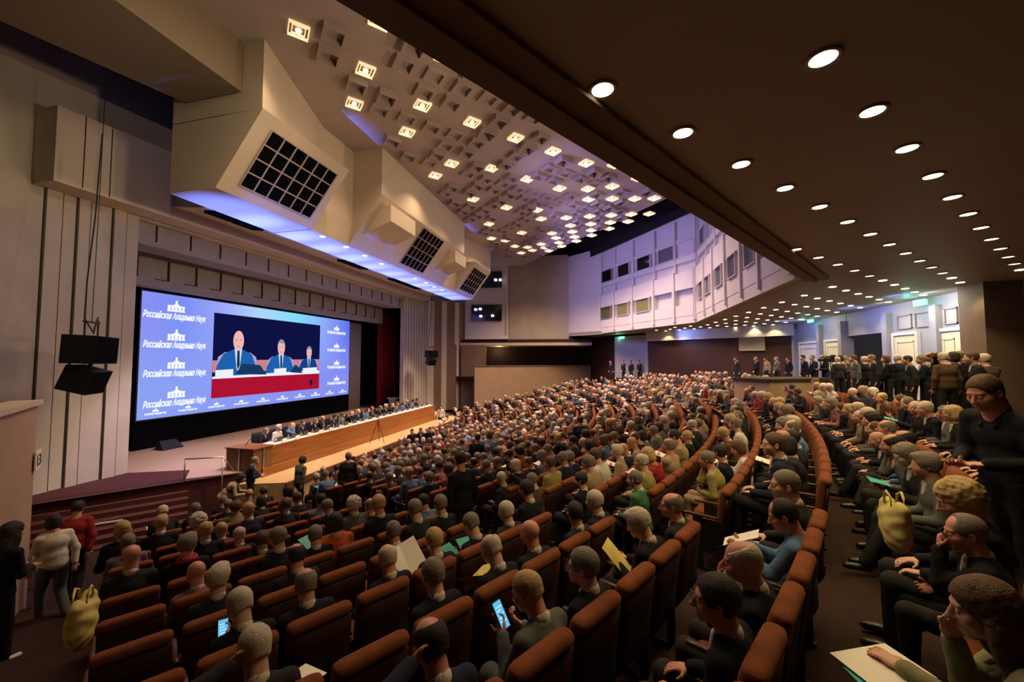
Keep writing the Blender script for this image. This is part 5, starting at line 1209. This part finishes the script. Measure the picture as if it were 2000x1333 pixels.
# people one by one
def spoken(j): return {'white': 'white shirt', 'beige': 'beige jacket', 'olive': 'mustard jacket', 'lilac': 'lilac top', 'pink': 'pink top', 'red': 'red top', 'orange': 'orange top'}.get(j, j + ' jacket')
OBJ = {}; PAPERS = []
for s in ind:
    h = s['who']; rz = -radians(s['th']); rs = RB(s['k']) - .28; a = radians(s['th']) + s['sh'] / rs; x, y = polar(rs + s.get('dr', 0), a)
    if h == 'any':
        j = rnd.choice(WJ); ps = rnd.choice(WP); hr = rnd.choice(WH); hc = rnd.choice(WC)
        if j in ('pink', 'lilac', 'red', 'orange') : hr = rnd.choice(['bob', 'curly', 'bob', 'full'])
        act = {'read': 'reading', 'fold': 'with folded arms', 'chin': 'hand at chin', 'fwd': 'leaning forward'}.get(ps, 'seated')
        lb = f'person in {spoken(j)} {act}, {ORD[s["i"]] if s["i"] < 60 else str(s["i"] + 1) + "th"} seat from near end, row {NUM[s["k"] - kmin]} from rear'
        OBJ[id(s)] = person((x, y, s['z']), rz + rnd.uniform(-.22, .22), ps, rnd.randrange(3), hr, hc, j, lb, 'seated audience', scale=s['sc'], detail=2 if s['d'] < 11 else 0, rx=rnd.uniform(-5, 3), ry=rnd.uniform(-4, 4), shirt=j in ('black', 'navy', 'charcoal', 'grey', 'brown'), glasses=rnd.random() < .15 and s['d'] < 12)
        if ps == 'read' and s['d'] < 22:
            PAPERS.append((id(s), s, rnd.choice(['paper'] * 4 + ['teal', 'yellow'])))
    else:
        _, _, k, pn, sk, hr, hc, j, kw, lb = h
        if not lb or s.get('fb'): lb = f'person in {spoken(j)}, {ORD[s["i"]]} seat from near end, row {NUM[s["k"] - kmin]} from rear'
        o = person((x, y, s['z']), rz, pn, sk, hr, hc, j, lb, 'seated audience', scale=s['sc'], detail=2 if s['d'] < 8 else 1, **kw); OBJ[(h[0], h[1])] = o

# everybody farther away: one crowd body, coloured per garment, hair and skin
def coarse(pn, hair, upper=True):
    P = pose(pn); Vs = []; Fs = []; Cs = []; n = 0
    Ff = Field(P.head - .2, P.head + .2, .026); HF = Ff
    Ff.ell(P.head, np.array([.085, .108, .125]), .02, P.M); Ff.cap(P.nb, P.head - [0, 0, .05], .062, .06, .03); Ff.cap(P.head + P.M @ np.array([0, .09, 0]), P.head + P.M @ np.array([0, .12, -.04]), .012, .016, .01)
    parts_ = [(Ff.mesh(), 0)]
    V, F = hair_mesh(hair, h=.030) if hair else (np.zeros((0, 3)), np.zeros((0, 4), int))
    if len(V): parts_.append(((V @ P.M.T * HS + P.head, F), 1))
    V, F = jacket_mesh(P, h=.050, amp=0, neck=False); parts_.append(((V, F), 2))
    Ff = Field(np.minimum(P.hl, P.hr) - .12, np.maximum(P.hl, P.hr) + .12, .035)
    for H in (P.hl, P.hr): Ff.ell(H + [0, .04, 0], (.045, .07, .035), .01)
    parts_.append((Ff.mesh(), 0))
    for (V, F), c in parts_: Vs.append(V); Fs.append(F + n); Cs += [c] * len(V); n += len(V)
    return np.concatenate(Vs), np.concatenate(Fs), np.array(Cs)
LODS = [coarse(p_, h_) for p_, h_ in (('lap', 'full'), ('lapl', 'receding'), ('lapr', 'fringe'), ('fwd', 'thick'), ('read', 'curly'), ('fold', 'bob'), ('wide', 'fringe'), ('chin', 'full'))]
HC_ = [(.62, .58, .50), (.30, .28, .24), (.12, .065, .035), (.03, .022, .018), (.48, .34, .15)]; HW = [0, 0, 1, 1, 1, 2, 2, 3, 4]
SC_ = [(.62, .36, .25), (.58, .27, .19), (.46, .26, .16)]
V_, F_, C_ = [], [], []; n = 0
for s in SLOTS:
    if s['who'] is None or id(s) in INDS: continue
    V, F, C = rnd.choice(LODS); jj = rnd.uniform(-.25, .25) - radians(s['th']); c, q = cos(jj), sin(jj); V = V * s['sc']
    V_.append(np.stack([V[:, 0] * c - V[:, 1] * q + s['x'], V[:, 0] * q + V[:, 1] * c + s['y'], V[:, 2] + s['z']], 1)); F_.append(F + n); n += len(V)
    pal = np.array([SC_[rnd.randrange(3)], HC_[rnd.choice(HW)], CC[rnd.choice(WJ)]]); C_.append(pal[C])
V = np.concatenate(V_); F = np.concatenate(F_); C = np.concatenate(C_); print('crowd verts', len(V))
me = VF('audience_crowd', (V, F)); ca = me.color_attributes.new('coat', 'FLOAT_COLOR', 'POINT'); ca.data.foreach_set('color', np.concatenate([C, np.ones((len(C), 1))], 1).astype(np.float32).ravel())
cm = bpy.data.materials.new('crowd_colours'); cm.use_nodes = True; at = cm.node_tree.nodes.new('ShaderNodeVertexColor'); at.layer_name = 'coat'; bs = cm.node_tree.nodes['Principled BSDF']; bs.inputs['Roughness'].default_value = .75; cm.node_tree.links.new(at.outputs['Color'], bs.inputs['Base Color'])
me.materials.clear(); me.materials.append(cm)
tag(link('audience_crowd', me), 'dense seated audience filling the middle and far blocks of the hall', 'audience', None, 'stuff')

# ------------------------------------------------------------------ people on their feet
def stand_at(px, d, pn, skin, hair, hcol, jk, label, face=None, z=None, scale=1.0, group=None, **kw):
    r_ = ray(px, 705); r_ = r_ * d; x, y = r_[0], r_[1]; z = zr(hypot(CX - x, CY - y)) if z is None else z
    rz = face_to((x, y), face) if face is not None else face_to((x, y), (20, 14))
    return person((x, y, z), rz, pn, skin, hair, hcol, jk, label, group, scale=scale, **kw)
STAGE = (20, 14)
PS['bulk'] = dict(kind='stand', legs='stand', lean=8, pitch=24, yaw=10, wide=1.2, hl=(-.10, .30, 1.08), hr=(.10, .30, 1.06), palm=(0, .4, 1), curl=.8)
stand_at(1968, 3.2, 'bulk', 1, 'crop', 'brown', 'black', 'person in black clothes standing in the aisle at the right edge, looking down', (3.4, .9), scale=1.04, shirt=False, trousers='black', hero=True)
stand_at(22, 5.25, 'hold', 2, 'long', 'dark', 'black', 'person in black standing at the left edge holding a phone, white shoes', (9, 9), scale=1.0, shirt=False, trousers='black', shoes=WHITESHOE, hero=True)
stand_at(163, 7.5, 'walk', 2, 'full', 'dark', 'red', 'person in red and black standing in the left aisle by the pale handrail', (9, 14), trousers='black', shirt=False)
stand_at(128, 6.6, 'walk', 0, 'bob', 'dark', 'white', 'person in white top standing by the near parapet and pale handrail', (5, 11), trousers='grey', shirt=False, scale=.95)
person((11.2, 12.0, .30), face_to((11.2, 12.0), (20, 5)), 'hold', 0, 'full', 'grey', 'navy', 'person in navy suit standing with microphone before the lectern', trousers='navy')
stand_at(443, 12.3, 'bend', 1, 'bob', 'dark', 'beige', 'person in cream top bending over the front seats', (11, 10), shirt=False, trousers='beige')
stand_at(590, 13.6, 'walk', 0, 'curly', 'dark', 'grey', 'person in grey coat walking before the bright apron', (20, 9), shirt=False)
stand_at(684, 12.4, 'down', 1, 'full', 'grey', 'charcoal', 'person in charcoal jacket standing before the front seats below the apron', STAGE)
for i, x in enumerate((806, 823, 841)): stand_at(x, 20.6 + .3 * i, ['down', 'clasp', 'down'][i], i % 2, 'crop', 'dark', 'black', f'{["leftmost", "middle", "rightmost"][i]} of three people in black standing before the apron', (14, 6), z=.1, shirt=i == 1)
stand_at(905, 6.5, 'down', 1, 'crop', 'dark', 'black', 'person in black jacket standing tall with back turned among the seats, left of centre', (9, 6), scale=1.0, shirt=False, trousers='black')
stand_at(955, 12.5, 'walk', 0, 'bob', 'brown', 'blue', 'person in blue denim top standing in the middle aisle', (22, 4), shirt=False)
stand_at(932, 12.2, 'down', 1, 'crop', 'dark', 'black', 'person in black beside the blue denim top in the middle aisle', (22, 4), shirt=False)
stand_at(1133, 12.0, 'down', 1, 'full', 'dark', 'navy', 'person in dark navy standing among the crowded centre rows', (22, 4), shirt=False)
stand_at(862, 29.5, 'down', 0, 'full', 'dark', 'white', 'person in white shirt standing at the far end of the apron', (10, 6), z=.3, trousers='black')
rnd = random.Random(23)
def on_circle(px, rr):
    r_ = ray(px, 700); A = r_[0] ** 2 + r_[1] ** 2; B = -2 * (r_[0] * CX + r_[1] * CY); D = B * B - 4 * A * (CX ** 2 + CY ** 2 - rr ** 2)
    return max((-B + q * math.sqrt(max(D, 0))) / 2 / A for q in (-1, 1)) if D > 0 else None
def first_out(px, rr):                                                        # where the line of sight first leaves the circle rr
    r_ = ray(px, 700)
    for t in np.arange(2, 45, .05):
        if hypot(CX - r_[0] * t, CY - r_[1] * t) > rr: return t
    return None
BACKX = [(1572, 'black'), (1590, 'navy'), (1612, 'black'), (1638, 'charcoal'), (1655, 'brown'), (1672, 'grey'), (1690, 'black'), (1708, 'charcoal'), (1735, 'black'), (1758, 'navy'), (1780, 'charcoal'), (1806, 'navy'), (1828, 'black'), (1848, 'brown'), (1866, 'black'), (1888, 'black'), (1910, 'navy'), (1928, 'brown'), (1700, 'blue'), (1645, 'beige')]
for i, (x, j) in enumerate(sorted(BACKX)):
    t = first_out(x, 39.15 + (i % 3) * .34)
    if t is None or t > 30: continue
    up = x == 1866; side = i % 4 == 3
    stand_at(x, t, 'phoneup' if up else ['down', 'clasp', 'hold'][i % 3], i % 3, ['crop', 'full', 'fringe', 'receding', 'bob', 'full'][i % 6], ['dark', 'grey', 'brown', 'white'][i % 4], j,
             'person in black suit holding a phone high before the lit door' if up else f'person in {spoken(j)} standing in the rear gangway, {ORD[i]} from the booth', STAGE if not side else (30, -8), z=ZREAR, scale=rnd.uniform(.95, 1.03), group='people standing in the rear gangway', detail=1)
for i, (x, j) in enumerate(((1440, 'charcoal'), (1478, 'black'), (1498, 'beige'), (1518, 'grey'), (1541, 'black'))):
    stand_at(x, 23.5 + i % 3, ['down', 'clasp'][i % 2], i % 3, 'full', ['dark', 'grey'][i % 2], j, f'person in {spoken(j)} standing before the brown rear wall, {ORD[i]} from the far side', STAGE, z=ZREAR, group='people before the brown rear wall', detail=1)
for i, x in enumerate((1194, 1218, 1233, 1249)): stand_at(x, 34.2, ['down', 'clasp'][i % 2], i % 3, 'crop', 'dark', 'black', f'person in black standing by the far corner doors, {ORD[i]} from the left', STAGE, z=ZREAR - .2, group='people at the far corner doors', detail=1)
t = first_out(1622, 39.6); r_ = ray(1622, 705) * t; tripod((r_[0], r_[1], ZREAR), 1.45, 'dark tripod carrying a video camera in the rear gangway', face_to((r_[0], r_[1]), STAGE))

# ------------------------------------------------------------------ things people hold
def at_person(key, off):
    o = OBJ.get(key)
    if o is None: return None
    Mw = Matrix.Translation(o.location) @ Matrix.Rotation(o.rotation_euler.z, 4, 'Z') @ Matrix.Scale(o.scale[0], 4); return Mw @ Vector(off), o.rotation_euler.z
def sheet(key, off, size, m_, label, cat='paper', tilt_=(-.5, 0, 0), name='paper_sheet', thick=.002, fold=0):
    q = at_person(key, off)
    if q is None: print('missing', key); return
    loc, rz = q; w_, h_ = size; b = MB()
    if fold: b.hull([(-w_ / 2, -h_ / 2, fold), (-w_ / 2, h_ / 2, fold), (-w_ / 2, h_ / 2, fold + thick), (-w_ / 2, -h_ / 2, fold + thick)], [(0, -h_ / 2, 0), (0, h_ / 2, 0), (0, h_ / 2, thick), (0, -h_ / 2, thick)]); b.hull([(0, -h_ / 2, 0), (0, h_ / 2, 0), (0, h_ / 2, thick), (0, -h_ / 2, thick)], [(w_ / 2, -h_ / 2, fold), (w_ / 2, h_ / 2, fold), (w_ / 2, h_ / 2, fold + thick), (w_ / 2, -h_ / 2, fold + thick)])
    else: b.box((-w_ / 2, -h_ / 2, 0), (w_ / 2, h_ / 2, thick))
    o = b.build(name, m_, loc=tuple(loc), rot=(tilt_[0], tilt_[1], rz + tilt_[2])); tag(o, label, cat); return o
def phone(key, off, label, tilt_=(1.0, 0, 0), big=1.0):
    q = at_person(key, off)
    if q is None: return
    loc, rz = q; g = empty('mobile_phone', tuple(loc), rz, label, 'phone'); g.rotation_euler = (tilt_[0], tilt_[1], rz + tilt_[2])
    b = MB(); b.rbox((0, 0, 0), (.078 * big, .165 * big, .010), .004, 3); b.build('phone_case', M['blackpl'], g)
    b = MB(); b.box((-.034 * big, -.076 * big, .005), (.034 * big, .076 * big, .0062)); b.build('lit_screen', em_mat('phone_screen', (.12, .52, .85), 1.0), g)
    b = MB(); [b.box((-.026 * big, y * big, .0062), ((.026 if i % 2 else .012) * big, (y + .008) * big, .0066)) for i, y in enumerate(np.arange(-.06, .06, .02))]; b.build('screen_text', em_mat('phone_text', (.5, .8, .95), 1.0), g)
phone((1035, 1155), (-.06, .43, .93), 'lit phone in the hands of the person in grey jacket', (.95, 0, .1), 1.05)
phone((472, 1180), (-.10, .40, .90), 'small lit phone at the lower left, beside a person in black', (1.0, .2, .2))
sheet((1930, 1190), (.02, .60, .715), (.24, .34), M['paper'], 'white and teal leaflet under a hand on khaki lap', tilt_=(-.05, 0, .9)); sheet((1930, 1190), (-.08, .57, .700), (.20, .28), M['teal'], 'teal leaflet under the white one on khaki lap', tilt_=(-.05, 0, .7))
sheet((1548, 1020), (-.03, .42, .86), (.24, .30), M['paper'], 'white papers held by the person in blue shirt', fold=.03)
sheet((1465, 878), (-.05, .42, .88), (.42, .30), M['paper'], 'open white document held by the white-shirted reader', fold=.03, thick=.006)
sheet((980, 1082), (.02, .42, .80), (.40, .28), M['yellow'], 'open yellow pages held in the third rust row, centre', fold=.06)
sheet((940, 1032), (-.14, .42, .80), (.16, .22), M['teal'], 'teal booklet held by a person in black, centre', name='booklet', cat='booklet', tilt_=(.5, 0, .2)); sheet((940, 1032), (.10, .42, .80), (.17, .22), M['teal'], 'second teal booklet, right of the first, centre', name='booklet', cat='booklet', tilt_=(.5, 0, -.2))
sheet((1292, 1035), (-.08, .38, .80), (.24, .32), M['yellow'], 'yellowish folder held upright between the rust seats', tilt_=(.8, 0, .3), name='paper_folder', cat='folder')
sheet((852, 1057), (-.10, .55, .86), (.40, .34), M['paper'], 'large white paper held up, left of centre', tilt_=(.9, 0, .3), fold=.05)
sheet((655, 1020), (-.30, .30, .95), (.16, .2), M['teal'], 'pale teal leaflet left of the orange jacket', tilt_=(.5, 0, .4)); sheet((498, 1265), (.28, .34, .74), (.30, .20), M['paper'], 'white sheet on the armrest beside the raised hand, bottom left', tilt_=(0, .1, .4))
for sid, s, col in PAPERS: sheet(sid, (rnd.uniform(-.03, .03), .43, .80), (.30, .21), M[col], f'{dict(paper="white", teal="teal", yellow="yellow")[col]} sheet held in {ORD[s["i"]] if s["i"] < 60 else "a far"} seat from near end, row {NUM[s["k"] - kmin]} from rear', fold=.03, tilt_=(.25, 0, rnd.uniform(-.3, .3)))
# totes
def tote(loc, rz, s, label, m_):
    F_ = Field((-.30, -.20, -.32), (.30, .20, .30), .013); F_.ell((0, 0, -.05), (.21, .085, .19), .02); F_.ell((-.13, 0, .08), (.09, .05, .11), .05); F_.ell((.13, 0, .06), (.08, .05, .10), .05); F_.noise(.008, 23, 3)
    g = empty('tote_bag', loc, rz, label, 'bag'); g.scale = (s,) * 3; o = link('bag_body', VF('bag_body', F_.mesh()), g, m_)
    b = MB(); [b.tube([(-.07, y, .12), (-.06, y, .20), (0, y * 1.2, .235), (.06, y, .20), (.07, y, .12)], .009, 6) for y in (-.04, .04)]; b.build('handles', m_, g, True)
q = at_person((1885, 1040), (-.30, .42, .80))
p = ray(1748, 1018) * 2.75 + [0, 0, ZC]; tote(tuple(p), -.2, .85, 'crumpled yellow tote bag held before the two people in dark tops at the right', M['tote'])
p = ray(160, 1205) * 3.75 + [0, 0, ZC]; tote(tuple(p), .8, 1.15, 'yellow bag hanging at the near end of the left seat rows', M['tote'])
p = ray(115, 1075) * 7.2 + [0, 0, ZC]; tote(tuple(p), .4, 1.1, 'pale grey bag below the pale handrail', CL['grey'])
q = at_person((365, 1065), (.0, .0, 1.06))
if q: b = MB(); b.tube([(.085 * cos(a), .085 * sin(a), .012 * sin(2 * a)) for a in np.linspace(0, 2 * pi, 18)], .032, 8, False); tag(b.build('neck_scarf', mat('raspberry_knit', (.35, .02, .05), .9), None, True, loc=tuple(q[0])), 'raspberry red scarf round a neck in the left block', 'scarf')
print('objects', len(bpy.data.objects))
